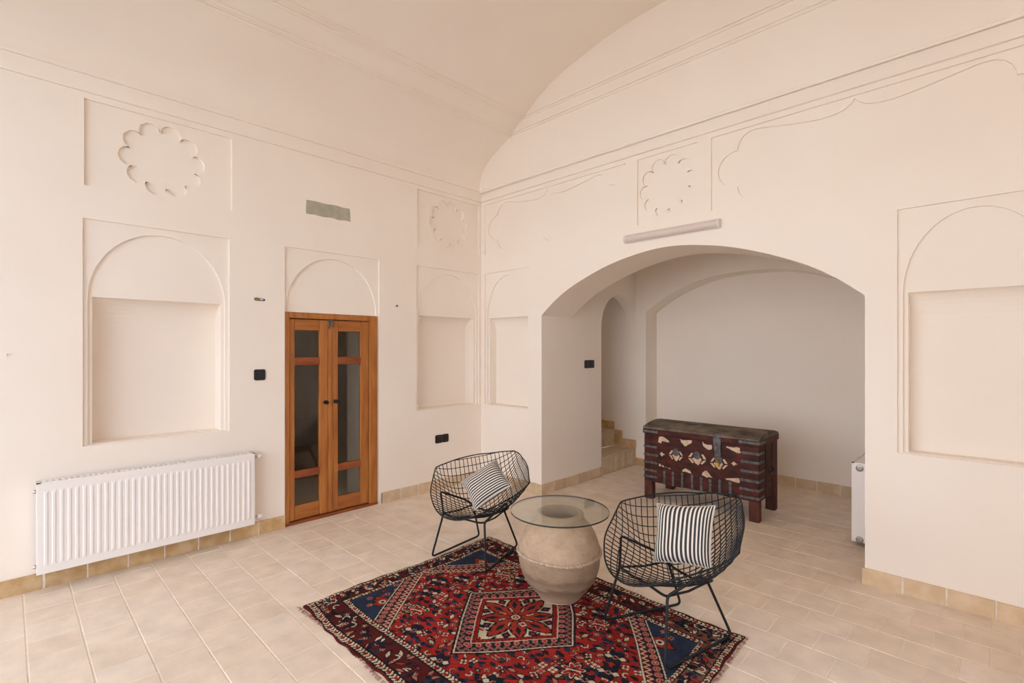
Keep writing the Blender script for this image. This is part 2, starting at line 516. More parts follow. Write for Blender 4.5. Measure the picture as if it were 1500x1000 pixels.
# ------------------------------------------------------------------ right wall (plane y = 0) with wide arch
JL, JR = .924, 3.664
arch_src = [(.924, 1.838), (1.075, 1.96), (1.249, 2.069), (1.454, 2.162), (1.648, 2.233), (1.831, 2.285), (2.004, 2.318), (2.15, 2.338), (2.294, 2.345)]
arch_src += [(4.588 - x, z) for x, z in reversed(arch_src[:-1])]
def smooth_curve(P, k=5):
    out = []
    n = len(P)
    for i in range(n - 1):
        p0, p1, p2, p3 = P[max(i - 1, 0)], P[i], P[i + 1], P[min(i + 2, n - 1)]
        for j in range(k):
            t = j / k
            out.append(tuple(.5 * ((2 * p1[d]) + (-p0[d] + p2[d]) * t + (2 * p0[d] - 5 * p1[d] + 4 * p2[d] - p3[d]) * t * t + (-p0[d] + 3 * p1[d] - 3 * p2[d] + p3[d]) * t ** 3) for d in range(len(p1))))
    out.append(tuple(P[-1]))
    return out
ARCH = smooth_curve(arch_src, 4)
fr = lambda u, v, d: (u, d, v)
VP = [(0.046, 3.29), (.036, 3.38), (.060, 3.483), (.172, 3.596), (.337, 3.694), (.515, 3.772), (.703, 3.915), (1.104, 4.150), (1.761, 4.312), (2.295, 4.36)]
VP = smooth_curve(VP[:6], 4)[:-1] + smooth_curve(VP[5:], 6)
VP += [(W - x, z) for x, z in reversed(VP[:-1])]
mb = MB()
kids = [niche(mb, .057, .752, fr, D=.10), niche(mb, 3.828, 4.533, fr, D=.10),
        dict(poly=rect(.06, PZ0, 1.915, PZ1), depth=.017, children=[dict(poly=cartouche(.99, 2.858, .985), depth=.034)]),
        dict(poly=rect(2.026, PZ0, 2.562, PZ1), depth=.017, children=[dict(poly=rosette(2.294, 2.858, .238), depth=.034)]),
        dict(poly=rect(2.673, PZ0, 4.53, PZ1), depth=.017, children=[dict(poly=cartouche(3.606, 2.858, .985), depth=.034)])]
relief(mb, [(0, 0), (JL, 0)] + ARCH + [(JR, 0), (W, 0), (W, 3.24), (0, 3.24)], fr, 0, kids)
# end wall above the cornice
relief(mb, [(.0, 3.27), (W, 3.27)] + [(x, z + .02) for x, z in reversed(VP)], fr, -.046)
# arch soffit and the back of the arch wall
n = len(ARCH)
mb.add([(x, 0, z) for x, z in ARCH] + [(x, .5, z) for x, z in ARCH], [(i, i + 1, i + 1 + n, i + n) for i in range(n - 1)])
relief(mb, list(ARCH) + [(JR, 3.0), (JL, 3.0)], fr, .5)
struct(mb.obj('wall_right', PLA, recalc=False), 'cream plaster wall with a wide arched opening and carved panels')

# unseen near wall right of the camera; its doorway is added for side light
struct(MB().prism([(YE, -.1), (-2.213, -.1), (-2.213, 1.81), (-1.337, 1.81), (-1.337, -.1), (0, -.1), (0, 3.4), (YE, 3.4)], lambda u, v, d: (W + d, u, v), 0, .3).obj('wall_near', PLA), 'plain plaster wall on the unseen right side, its doorway added to let in light')

# unseen front wall behind the camera; opening head lowered to dim the vault
struct(MB().prism([(-.3, -.1), (.12, -.1), (.12, 3.45), (4.47, 3.45), (4.47, -.1), (W + .3, -.1), (W + .3, 4.7), (-.3, 4.7)], lambda u, v, d: (u, d, v), YE, YE - .35).obj('wall_front', PLA), 'unseen front wall, its wide courtyard opening kept low to dim the vault')

# ------------------------------------------------------------------ vault
mb = MB(); n = len(VP)
mb.add([(x, YE, z) for x, z in VP] + [(x, 0.0, z) for x, z in VP], [(i, i + 1, i + 1 + n, i + n) for i in range(n - 1)])
o = mb.obj('ceiling', PLA, smooth=True, recalc=False)
struct(o, 'plastered barrel vault')
# cornice bands
cp = [(-.02, 3.18), (.021, 3.18), (.024, 3.186), (.024, 3.286), (.046, 3.286), (.050, 3.293), (.050, 3.31), (-.02, 3.345)]
struct(MB().prism(cp, lambda u, v, d: (u, d, v), YE, -.0).obj('trim_1', PLA), 'stepped plaster cornice along the left wall')
struct(MB().prism(cp, lambda u, v, d: (d, -u, v), 0, W).obj('trim_2', PLA), 'stepped plaster cornice along the arch wall')
# upper paired mouldings on end wall and vault
def strip_wall(z0, z1, name, lab):
    poly = [(.03, z0), (.057, z0 + .004), (.057, z1 - .004), (.03, z1)]
    zz = (z0 + z1) / 2
    xs = [x for x, z in VP if z > zz]
    xa = min(xs); xb = max(xs)
    return struct(MB().prism(poly, lambda u, v, d: (d, -u, v), xa - .02, xb + .02).obj(name, PLA), lab)
strip_wall(3.770, 3.784, 'trim_3', 'lowest thin ridge high on the end wall under the vault')
strip_wall(3.797, 3.811, 'trim_4', 'second thin ridge high on the end wall under the vault')
strip_wall(3.894, 3.908, 'trim_5', 'third thin ridge high on the end wall under the vault')
strip_wall(3.921, 3.935, 'trim_6', 'topmost thin ridge high on the end wall under the vault')
def strip_vault(z, name, lab):
    # find vault point at height z on left half
    for (xa, za), (xb, zb) in zip(VP, VP[1:]):
        if za <= z <= zb:
            t = (z - za) / (zb - za); x = xa + (xb - xa) * t
            tx, tz = xb - xa, zb - za; l = math.hypot(tx, tz); tx /= l; tz /= l
            break
    nx, nz = tz, -tx
    poly = []
    for s, h in ((-.011, -.006), (-.011, .009), (-.006, .012), (.006, .012), (.011, .009), (.011, -.006)):
        poly.append((x + tx * s + nx * h, z + tz * s + nz * h))
    return struct(MB().prism(poly, lambda u, v, d: (u, d, v), YE, -.03).obj(name, PLA), lab)
strip_vault(3.777, 'trim_7', 'lowest thin ridge running along the left side of the vault')
strip_vault(3.804, 'trim_8', 'second thin ridge running along the left side of the vault')
strip_vault(3.901, 'trim_9', 'third thin ridge running along the left side of the vault')
strip_vault(3.928, 'trim_10', 'topmost thin ridge running along the left side of the vault')

# ------------------------------------------------------------------ alcove behind the arch
YS, YB = 1.855, 2.137
mb = MB()
fa = lambda u, v, d: (JL - d, u, v)
nA = 24
da = [(1.07 + .3925 * (1 - math.cos(math.pi * i / nA)), 1.76 + .395 * math.sin(math.pi * i / nA)) for i in range(nA + 1)]
relief(mb, [(0, 0), (1.07, 0)] + da + [(1.855, 3.0), (.06, 3.0), (.06, 1.9), (0, 1.838)], fa)
edge = [(1.07, 0)] + da
n = len(edge)
mb.add([fa(u, v, 0) for u, v in edge] + [fa(u, v, .14) for u, v in edge], [(i, i + 1, i + 1 + n, i + n) for i in range(n - 1)])
struct(mb.obj('wall_alcove_left', PLA, recalc=False), 'left side wall of the alcove with the arched stair doorway')
# back wall with shallow arched recess
mb = MB()
XA, XB = 1.062, 3.526
nA = 40
ba = [((XA + XB) / 2 - (XB - XA) / 2 * math.cos(math.pi * i / nA), 1.93 + .42 * math.sin(math.pi * i / nA)) for i in range(nA + 1)]
src = [(XA, 1.965), (1.333, 2.132), (1.58, 2.238), (1.821, 2.312), (2.06, 2.345), (2.294, 2.353)]
src += [(XA + XB - x, z) for x, z in reversed(src[:-1])]
ba = smooth_curve(src, 4)
relief(mb, [(-1.4, 0), (XA, 0)] + ba + [(XB, 0), (JR, 0), (JR, 3.6), (-1.4, 3.6)], fr, YS)
edge = [(XA, 0)] + ba + [(XB, 0)]
n = len(edge)
mb.add([fr(u, v, YS) for u, v in edge] + [fr(u, v, YB) for u, v in edge], [(i, i + 1, i + 1 + n, i + n) for i in range(n - 1)])
relief(mb, rect(XA - .05, 0, XB + .05, 2.5), fr, YB)
struct(mb.obj('wall_alcove_back', PLA, recalc=False), 'back wall of the alcove with a shallow arched recess')
struct(MB().add([(JR, 0, 0), (JR, YB, 0), (JR, YB, 3.0), (JR, .06, 3.0), (JR, .06, 1.838), (JR, 0, 1.838)], [(0, 1, 2, 3, 4, 5)]).obj('wall_alcove_right', PLA), 'right side wall of the alcove')
struct(MB().box((JL - .2, .45, 3.0), (JR + .1, YB + .1, 3.1)).obj('ceiling_alcove', PLA), 'ceiling of the alcove')
# stairwell shell
mb = MB()
mb.add([(-1.4, 1.07, 0), (JL - .14, 1.07, 0), (JL - .14, 1.07, 3.6), (-1.4, 1.07, 3.6)], [(0, 1, 2, 3)])
mb.add([(-1.4, 1.07, 0), (-1.4, YS, 0), (-1.4, YS, 3.6), (-1.4, 1.07, 3.6)], [(0, 1, 2, 3)])
mb.add([(-1.4, 1.07, 3.6), (-1.4, YS, 3.6), (JL, YS, 3.6), (JL, 1.07, 3.6)], [(0, 1, 2, 3)])
relief(mb, [(1.07, 2.9), (YS, 2.9), (YS, 3.6), (1.07, 3.6)], fa)
inner = [(1.07, 1.76)] + da + [(YS, 3.0), (1.07, 3.0)]
relief(mb, inner[1:], lambda u, v, d: (JL - .14, u, v))
struct(mb.obj('wall_stairwell', PLA, recalc=False), 'plaster walls around the narrow stair')

# ------------------------------------------------------------------ baseboards
def baseboard(name, a, b, nrm, pitch, label, h=.1, th=.016, start=0.0, brick=None):
    a = Vector((*a, 0)); b = Vector((*b, 0)); d = (b - a); Ln = d.length; d.normalize(); nv = Vector((*nrm, 0))
    def q(s, t, z): p = a + d * s + nv * t; return (p.x, p.y, z)
    bk = MB()
    def bx(m, s0, s1, t0, t1, z0, z1):
        m.add([q(s0, t0, z0), q(s1, t0, z0), q(s1, t1, z0), q(s0, t1, z0), q(s0, t0, z1), q(s1, t0, z1), q(s1, t1, z1), q(s0, t1, z1)],
              [(3, 2, 1, 0), (4, 5, 6, 7), (0, 1, 5, 4), (1, 2, 6, 5), (2, 3, 7, 6), (3, 0, 4, 7)])
    bx(bk, 0, Ln, -.01, th - .003, -.005, h - .002)
    root = struct(bk.obj(name, MORTAR), label)
    s = -start
    while s < Ln - .01:
        s0, s1 = max(s, 0), min(s + pitch, Ln)
        if s1 - s0 > .02:
            g = R.uniform(.003, .0065)
            m = MB(); bx(m, s0 + (g if s0 > 0 else 0), s1 - (g if s1 < Ln else 0), -.008, th + R.uniform(-.001, .001), -.004, h + R.uniform(-.002, .002))
            m.obj('brick', brick or BRICK, root, bevel=.0025)
        s += pitch
    return root
baseboard('baseboard_left', (0, -2.213), (0, YE), (1, 0), .2105, 'row of ochre bricks along the foot of the wall under the radiator')
baseboard('baseboard_left_corner', (0, -1.30), (0, 0), (1, 0), .2105, 'row of ochre bricks along the foot of the wall beside the door', brick=BRICK2)
baseboard('baseboard_right_corner', (.018, 0), (JL + .014, 0), (0, -1), .21, 'row of ochre bricks between the room corner and the arch', brick=BRICK2)
baseboard('baseboard_right', (JR - .014, 0), (W, 0), (0, -1), .205, 'row of ochre bricks right of the arch', brick=BRICK2)
baseboard('baseboard_alcove_left', (JL, -.014), (JL, 1.07), (1, 0), .205, 'row of ochre bricks inside the arch on the left', brick=BRICK2)
baseboard('baseboard_alcove_pier', (JL, YS), (XA, YS), (0, -1), .2, 'short brick skirting between the stair and the alcove recess', h=.09)
baseboard('baseboard_alcove_back', (XA, YB), (XB, YB), (0, -1), .205, 'row of ochre bricks along the alcove back wall', brick=BRICK2)
baseboard('baseboard_alcove_right', (JR, .5), (JR, YB), (-1, 0), .205, 'row of ochre bricks behind the alcove radiator')

# ------------------------------------------------------------------ stair
st = empty('staircase', (JL, 1.46, 0))
tag(st, 'narrow brick staircase rising behind the arched doorway of the alcove', 'stairs', kind='structure')
def local(m, o):
    m.v = [(x - o[0], y - o[1], z - o[2]) for x, y, z in m.v]; return m
so = (JL, 1.46, 0)
for k in range(5):
    xf = JL + .0 - .325 * k; zt = .208 * (k + 1); zb = .208 * k
    y0, y1 = 1.075, YS - .012
    tr = local(MB().box((xf - .33, y0, zt - .028), (xf + .004, y1, zt)), so).obj('tread', STEPB, st, bevel=.004)
    rs = local(MB().box((xf - .05, y0, zb), (xf - .008, y1, zt - .028)), so).obj('riser', MORTAR, st)
    nb = 14; pw = (y1 - y0) / nb
    for j in range(nb):
        m = MB().box((xf - .03, y0 + j * pw + .0016, zb + .002), (xf + R.uniform(-.0015, .001), y0 + (j + 1) * pw - .0016, zt - .029))
        local(m, so).obj('brick', STEPB, rs)
    # stepped skirting on the far wall
    local(MB().box((xf - .325 + .19 - .19, YS - .013, zt), (xf - (.0 if k == 0 else .0), YS, zt + .108)), so).obj('skirting_brick', BRICK, st, bevel=.003)
    if k > 0:
        local(MB().box((xf, YS - .012, zt - .1), (xf + .125, YS, zt + .0)), so).obj('skirting_brick', BRICK, st, bevel=.003)

# ------------------------------------------------------------------ outside: open courtyard the daylight comes from
struct(MB().box((-9, -22, -.35), (14, YE, -.12)).box((W, YE, -.35), (14, 8, -.12)).obj('floor_courtyard', YARD), 'sunlit paving of the courtyard the room opens onto')
struct(MB().box((-9, -13.4, -.35), (14, -13, 5.0)).obj('wall_bounce_facade', FACADE), 'unseen facade added across the courtyard to bounce sunlight indoors')  # unseen, added to bounce low sunlight into the alcove

# ------------------------------------------------------------------ door
DO = (0, -1.775, 0)
door = empty('door_1', DO)
struct(door, 'orange-brown wooden double door with glass panes')
y0, y1 = -2.209, -1.337
fm = MB()
fm.box((-.075, y0, 0), (-.004, y0 + .038, 1.808)); fm.box((-.075, y1 - .086, 0), (-.004, y1, 1.808))
fm.box((-.075, y0 + .038, 1.758), (-.004, y1 - .086, 1.808))
local(fm, DO).obj('door_frame', WOODV, door, bevel=.006)
local(MB().box((-.075, y0 + .034, 0.0), (-.028, y0 + .05, 1.76)).box((-.075, y1 - .1, 0), (-.028, y1 - .08, 1.76)), DO).obj('door_stop', WOODR, door, bevel=.003)
local(MB().box((-.09, y0, -.004), (.0, y1, .022)), DO).obj('threshold', WOODR, door, bevel=.004)
def leaf(ya, yb, pa, pb, side):
    m = MB()
    m.box((-.058, ya, .028), (-.02, pa, 1.752)); m.box((-.058, pb, .028), (-.02, yb, 1.752))
    o = local(m, DO).obj('door_leaf', WOODV, door, bevel=.005)
    for (za, zb, mt) in ((1.655, 1.752, WOODH), (.028, .151, WOODH), (1.352, 1.422, WOODR), (.384, .450, WOODR)):
        pr = .004 if mt is WOODR else 0
        local(MB().box((-.056, pa - pr, za), (-.021 + pr, pb + pr, zb)), DO).obj('rail', mt, o, bevel=.008)
    for (za, zb) in ((1.422, 1.655), (.450, 1.352), (.151, .384)):
        local(MB().box((-.043, pa - .004, za - .004), (-.039, pb + .004, zb + .004)), DO).obj('pane', PANE, o)
    ky = yb - .027 if side < 0 else ya + .033
    k = MB().lathe([(0.0001, -.021), (.017, -.021), (.017, -.016), (.006, -.014), (.006, .003), (.014, .008), (.018, .016), (.014, .026), (.0001, .03)], 20, (0, ky, 1.02), axis='x')
    local(k, DO).obj('knob', BLACKM, o, smooth=True)
    return o
l1 = leaf(-2.172, -1.826, -2.122, -1.904, -1)
l2 = leaf(-1.792, -1.426, -1.733, -1.508, 1)
local(MB().box((-.05, -1.826, .03), (-.008, -1.792, 1.745)), DO).obj('astragal', WOODV, door, bevel=.006)
h = MB()
h.box((-.02, -1.828, 1.735), (-.004, -1.79, 1.762))
h.tube([(-.0, -1.822, 1.745), (.006, -1.826, 1.70), (.004, -1.838, 1.665)], .007, 8)
h.tube([(.004, -1.79 + .0, 1.69), (.010, -1.79, 1.735), (.010, -1.80, 1.752), (.008, -1.812, 1.752), (.006, -1.817, 1.735), (.004, -1.817, 1.70)], .0045, 8)
local(h, DO).obj('latch_hook', IRON, door, smooth=True)

# ------------------------------------------------------------------ radiators
def radiator(loc, rz, L, H, label, ribs, t0=.035, t1=.108, valves=True):
    r = empty('panel_radiator', loc, rz)
    tag(r, label, 'radiator', 'white panel radiators')
    m = MB().box((t1 - .012, 0.004, 0), (t1 - .003, L - .004, H))
    pw = (L - .05) / ribs
    for k in range(ribs):
        a = .025 + k * pw; z0, z1 = .045, H - .045
        w = pw * .60; a0 = a + (pw - w) / 2; a1 = a0 + w; s = .006; p = .005
        xb = t1 - .003; xt = xb + p
        m.add([(xb, a0, z0), (xb, a1, z0), (xb, a1, z1), (xb, a0, z1), (xt, a0 + s, z0 + .02), (xt, a1 - s, z0 + .02), (xt, a1 - s, z1 - .02), (xt, a0 + s, z1 - .02)],
              [(4, 5, 6, 7), (0, 1, 5, 4), (1, 2, 6, 5), (2, 3, 7, 6), (3, 0, 4, 7)])
    m.obj('front_panel', WHITE, r, bevel=.0015)
    m = MB().box((t0, .006, .01), (t0 + .01, L - .006, H - .01)).obj('back_panel', WHITE, r)
    for ya, yb in ((0, .007), (L - .007, L)):
        c = MB().box((t0 - .004, ya, .0), (t1 - .004, yb, H - .002)).obj('side_cover', WHITE, r, bevel=.002)
    g = MB()
    zt = H
    g.box((t0 - .004, 0, zt - .004), (t0 + .012, L, zt + .004)); g.box((t1 - .022, 0, zt - .004), (t1 - .004, L, zt + .004))
    g.box((t0 - .004, 0, zt - .004), (t1 - .004, .02, zt + .004)); g.box((t0 - .004, L - .02, zt - .004), (t1 - .004, L, zt + .004))
    nb = int(L / .03)
    for k in range(nb):
        a = .02 + (L - .04) * (k + .28) / nb
        g.box((t0 + .01, a, zt - .004), (t1 - .02, a + (L - .04) / nb * .55, zt + .003))
    g.obj('top_grille', WHITE, r)
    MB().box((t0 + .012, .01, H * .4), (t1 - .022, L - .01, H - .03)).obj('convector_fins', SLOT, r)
    for (yy, zz, d) in ((L, H - .032, 1), (L, .045 if valves else .024, 1), (0, H - .05, -1), (0, .045, -1)):
        v = MB(); c = ((t0 + t1) / 2 + .0, yy, zz)
        if d > 0 and valves:
            v.lathe([(.0001, 0), (.013, 0), (.013, .018), (.009, .02), (.009, .03), (.0001, .03)], 16, c, axis='y')
            o = v.obj('valve', CHROME, r, smooth=True)
            MB().lathe([(.0001, .028), (.014, .028), (.0165, .034), (.0165, .056), (.012, .062), (.0001, .062)], 18, c, axis='y').obj('valve_cap', WHITE2, o, smooth=True)
            MB().tube([(c[0], c[1] + .012, c[2]), (c[0] - .03, c[1] + .012, c[2]), (-.0 + .004, c[1] + .012, c[2])], .008, 10).obj('pipe', CHROME, o, smooth=True)
        elif d > 0:
            v.lathe([(.0001, .004), (.010, .004), (.012, .006), (.013, .003), (.021, .002), (.021, -.006), (.0001, -.006)], 20, c, axis='y').obj('plug', CHROME, r, smooth=True)
            MB().lathe([(.0001, .0025), (.025, .0025), (.025, -.004), (.0001, -.004)], 20, (c[0], c[1], c[2] - .004), axis='y').obj('plug_shade', SLOT, r)  # grey disc set lower behind the plug paints the shade under it
        else:
            MB().lathe([(.0001, -.014), (.009, -.014), (.012, -.009), (.012, 0), (.0001, 0)], 16, c, axis='y').obj('plug', CHROME, r, smooth=True)
    for s in (.2, .8):
        MB().box((0.003, L * s - .015, .06), (t0 + .004, L * s + .015, H - .06)).obj('bracket', WHITE2, r)
    return r
radiator((0, -3.722, .118), 0, 1.242, .555, 'long white ribbed panel radiator hung under the left wall niche', 33)
radiator((JR, 1.745, .045), math.pi, 1.11, .592, 'white panel radiator inside the alcove, mostly hidden by the arch jamb', 30, .080, .190, False)

# ------------------------------------------------------------------ switches, sockets, marks on the walls
def rr(u0, v0, u1, v1, r, n=5):
    P = []
    for cx, cy, a in ((u1 - r, v0 + r, -90), (u1 - r, v1 - r, 0), (u0 + r, v1 - r, 90), (u0 + r, v0 + r, 180)):
        for i in range(n + 1):
            t = math.radians(a + 90 * i / n); P.append((cx + r * math.cos(t), cy + r * math.sin(t)))
    return P
def wall_fit(name, label, cat, y, z, fn, n=1, kinds=('rocker',), size=.088, loc=None):
    root = empty(name, loc)
    tag(root, label, cat)
    w = size
    for k in range(n):
        u = (k - (n - 1) / 2) * w
        local(MB().prism(rr(y + u - w / 2 + .001, z - w / 2, y + u + w / 2 - .001, z + w / 2, .014), fn, -.0005, .009), loc).obj('plate', BLACKP, root, bevel=.002)
        if kinds[k] == 'round':
            pts = [(y + u + .03 * math.cos(a * math.pi / 12), z + .03 * math.sin(a * math.pi / 12)) for a in range(24)]
            local(MB().prism(pts, fn, .009, .012), loc).obj('dial', BLACKP, root)
        elif kinds[k] == 'socket':
            pts = [(y + u + .023 * math.cos(a * math.pi / 12), z + .023 * math.sin(a * math.pi / 12)) for a in range(24)]
            local(MB().prism(pts, fn, .009, .0105), loc).obj('socket_well', BLACKM, root)
        else:
            local(MB().prism(rr(y + u - .031, z - .031, y + u + .031, z + .031, .006), fn, .009, .0125), loc).obj('rocker', BLACKP, root, bevel=.001)
    return root
fx = lambda u, v, d: (d, u, v)
wall_fit('wall_switch', 'single square black switch between the left niche and the door', 'switch', -2.412, 1.286, fx, 1, ('round',), loc=(0, -2.412, 1.286))
wall_fit('wall_socket', 'black double socket low on the wall behind the far chair', 'socket', -.57, .532, fx, 2, ('rocker', 'socket'), loc=(0, -.57, .532))
fj = lambda u, v, d: (JL + d, u, v)
wall_fit('light_switch', 'black double switch inside the arch beside the stair doorway', 'switch', .826, 1.32, fj, 2, ('rocker', 'rocker'), size=.092, loc=(JL, .826, 1.32))

pp = [(-2.031, 2.785), (-2.036, 2.69), (-2.032, 2.664), (-1.96, 2.669), (-1.88, 2.664), (-1.80, 2.671), (-1.74, 2.663), (-1.66, 2.672), (-1.622, 2.668), (-1.625, 2.74), (-1.631, 2.787), (-1.70, 2.783), (-1.76, 2.79), (-1.85, 2.784), (-1.95, 2.788)]
tag(MB().prism(pp, fx, -.001, .0025).obj('cement_patch', CEMENT, bevel=.001), 'grey-green cement patch with ragged edges in the plaster above the door', 'patch')
bp = empty('wire_hole', (0, -2.41, 1.898)); tag(bp, 'small oblong hole with bare brass wire ends above the single switch', 'hole')
hl = (0, -2.41, 1.898)
local(MB().prism([(-2.452 + .0, 1.892), (-2.44, 1.886), (-2.38, 1.884), (-2.368, 1.89), (-2.372, 1.902), (-2.385, 1.904), (-2.44, 1.91), (-2.452, 1.906)], fx, -.001, .0015), hl).obj('hole_shade', DARKIRON, bp)  # raised dark slab stands in for the shade inside the hole
local(MB().tube([(.003, -2.448, 1.899), (.006, -2.43, 1.897), (.003, -2.415, 1.898)], .006, 8), hl).obj('wire_end', BRASS, bp)
local(MB().tube([(.003, -2.41, 1.897), (.004, -2.395, 1.896), (.003, -2.385, 1.895)], .005, 8), hl).obj('wire_end', WHITE2, bp)
nl = MB().tube([(0, -1.137, 1.918), (.022, -1.137, 1.921)], .004, 8).lathe([(.0001, .020), (.009, .020), (.009, .023), (.0001, .023)], 10, (0, -1.137, 1.921), axis='x')
tag(nl.obj('wall_nail', DARKIRON), 'tiny dark nail in the plaster right of the door', 'nail')
tag(MB().box((0, -3.853, 1.468), (.008, -3.822, 1.474)).box((0, -3.853, 1.45), (.005, -3.848, 1.47)).obj('wall_hook', PLA, bevel=.001), 'faint plaster-coloured bracket at the left edge of the wall', 'hook')

# strip light above the arch
TL0 = (2.333, 0, 2.46)
tl = empty('strip_light', TL0); tag(tl, 'unlit white strip light fixed on the wall above the arch', 'light')
def half(x0, x1, r0, zc=2.46, hh=.034, dep=.052):
    poly = [(-.0, -hh)] + [(-.014 - (dep - .014) * math.sin(math.pi * i / 12), -hh * math.cos(math.pi * i / 12)) for i in range(13)] + [(-.0, hh)]
    poly = [(a * r0, b * r0) for a, b in poly]
    return MB().prism(poly, lambda u, v, d: (d, u, zc + v), x0, x1)
local(half(1.93, 2.735, .97), TL0).obj('diffuser', DIFF, tl, smooth=True)
local(half(1.915, 1.932, 1.0), TL0).obj('end_cap', TUBEB, tl)
local(half(2.733, 2.751, 1.0), TL0).obj('end_cap', TUBEB, tl)
local(MB().box((1.92, -.012, 2.422), (2.746, .0, 2.498)), TL0).obj('back_plate', TUBEB, tl)

# ------------------------------------------------------------------ chest
CO = Vector((1.728, .645, 0)); CA = math.radians(1.07)
ch = empty('chest', CO, CA); tag(ch, 'antique oxblood wooden chest on legs with iron straps in the alcove', 'chest')
CL, CDp = 1.08, .53
b = MB().box((0, 0, .176), (CL, CDp, .652)).obj('body', CHESTW, ch, bevel=.006)
for (sx, sy) in ((0, 0), (CL - .085, 0), (0, CDp - .075), (CL - .085, CDp - .075)):
    MB().box((sx, sy + .002, 0), (sx + .085, sy + .075, .178)).obj('leg', CHESTG, ch, bevel=.006)
MB().box((.22, .08, .15), (.36, .20, .178)).obj('underside_block', CHESTG, ch)
# slightly domed lid
lp = [(-.012, .656), (-.012, .716), (.0, .722)] + [(.02 + .49 * i / 12, .728 + .036 * math.sin(math.pi * i / 12)) for i in range(1, 12)] + [(.52, .724), (CDp + .01, .706), (CDp + .01, .656)]
lid = MB().prism(lp, lambda u, v, d: (d, u, v), -.006, CL + .008).obj('lid', CHESTL, ch, bevel=.0015)
MB().box((-.007, -.0145, .655), (CL + .009, -.004, .702)).obj('lid_front_board', CHESTW, lid, bevel=.002)
MB().box((CL + .004, -.008, .656), (CL + .0105, CDp + .006, .705)).obj('lid_end_board', CHESTW, lid, bevel=.002)
fc = lambda u, v, d: (u, -d, v)
fe = lambda u, v, d: (CL + d, u, v)
def jag(poly, a=.006, sub=2):
    out = []
    n = len(poly)
    for i in range(n):
        p, q = poly[i], poly[(i + 1) % n]
        for k in range(sub):
            t = k / sub
            out.append((p[0] + (q[0] - p[0]) * t + R.uniform(-a, a), p[1] + (q[1] - p[1]) * t + R.uniform(-a, a)))
    return out
def strap_h(u0, u1, v, h=.0135, tip_left=True):
    t = [(u0, v), (u0 + .012, v + h * .95), (u0 + .028, v + h), (u0 + .04, v + h * .5), (u0 + .05, v + h * .85), (u0 + .075, v + h * .75), (u1, v + h * .8)]
    P = t + [(a, 2 * v - b) for a, b in reversed(t[1:])]
    if not tip_left: P = [(u0 + u1 - a, b) for a, b in P]
    return P
for (u0, v) in ((.914, .685), (.935, .591), (.925, .514), (.925, .433), (.92, .352), (.914, .275), (.914, .207)):
    e = .0145 if v > .66 else .0
    s = MB().prism(strap_h(u0, CL + .004 + (.007 if e else 0), v), fc, e - .001, e + .004)
    s.prism([(-.003 - e, v - .011), (.13, v - .010), (.145, v), (.13, v + .010), (-.003 - e, v + .011)], fe, (.0105 if e else 0) - .001, (.0105 if e else 0) + .004)
    s.obj('iron_strap', IRON, ch)
for (u1, v) in ((.159, .675), (.146, .523), (.153, .442), (.146, .366), (.146, .287), (.146, .226)):
    e = .0145 if v > .66 else .0
    MB().prism(strap_h(-.004 - (.003 if e else 0), u1, v, tip_left=False), fc, e - .001, e + .004).obj('iron_strap', IRON, ch)
for u, v in ((.217, .314), (.306, .317), (.398, .321), (.494, .321), (.581, .319), (.663, .311), (.749, .321), (.841, .321)):
    P = strap_h(.174, v, 0, h=.0135, tip_left=False)
    MB().prism([(u + b, a) for a, b in P], fc, -.001, .004).obj('iron_strap', IRON, ch)
# pale patches
def patch(poly, a=.005): MB().prism(jag(poly, a), fc, -.001, .0022).obj('pale_patch', PALE, ch)
patch([(.155, .572), (.16, .63), (.20, .64), (.27, .605), (.265, .59), (.19, .588), (.175, .57)])
patch([(.375, .635), (.385, .605), (.425, .572), (.45, .585), (.49, .615), (.494, .634), (.44, .63)])
patch([(.587, .638), (.60, .60), (.635, .572), (.67, .575), (.683, .62), (.64, .615)])
patch([(.805, .625), (.87, .625), (.92, .63), (.932, .582), (.90, .578), (.85, .598), (.815, .612)])
patch([(.398, .33), (.41, .352), (.44, .367), (.475, .35), (.488, .325), (.44, .332)])
patch([(.581, .325), (.60, .36), (.63, .378), (.66, .35), (.683, .32), (.63, .318)])
patch([(.795, .34), (.86, .345), (.918, .36), (.924, .318), (.87, .325), (.81, .328)])
for a in (.158, .19, .225, .255):
    patch([(a, .345), (a + .004, .372 - (a - .15) * .3), (a + .022, .362 - (a - .15) * .3), (a + .025, .34)], .002)
for (cx, cz) in ((.199, .465), (.88, .48)):
    patch([(cx - .032, cz), (cx - .008, cz + .022), (cx + .004, cz + .008), (cx + .026, cz), (cx + .004, cz - .008), (cx - .006, cz - .022)], .002)
for (cx, cz, rx, rz_) in ((.335, .478, .07, .066), (.542, .478, .085, .074), (.741, .466, .078, .07)):
    for s in (-1, 1):
        patch([(cx + s * rx, cz), (cx + s * rx * .62, cz + rz_ * .62), (cx + s * rx * .45, cz + rz_ * .55), (cx + s * rx * .70, cz + .004)], .002)
        patch([(cx + s * rx, cz - .01), (cx + s * rx * .55, cz - rz_ * .7), (cx + s * rx * .36, cz - rz_ * .62), (cx + s * rx * .70, cz - .012)], .002)
    patch([(cx - rx * .55, cz - .008), (cx - rx * .2, cz + .008), (cx + rx * .35, cz + .01), (cx + rx * .5, cz - .012), (cx + rx * .1, cz - rz_ * .88), (cx - rx * .18, cz - rz_ * .7)], .004)
    pl = [(cx + .034 * math.cos(t * math.pi / 9), cz + .026 + .036 * math.sin(t * math.pi / 9)) for t in range(18)]
    MB().prism(pl, fc, .001, .007).obj('lock_plate', IRON, ch, bevel=.002)
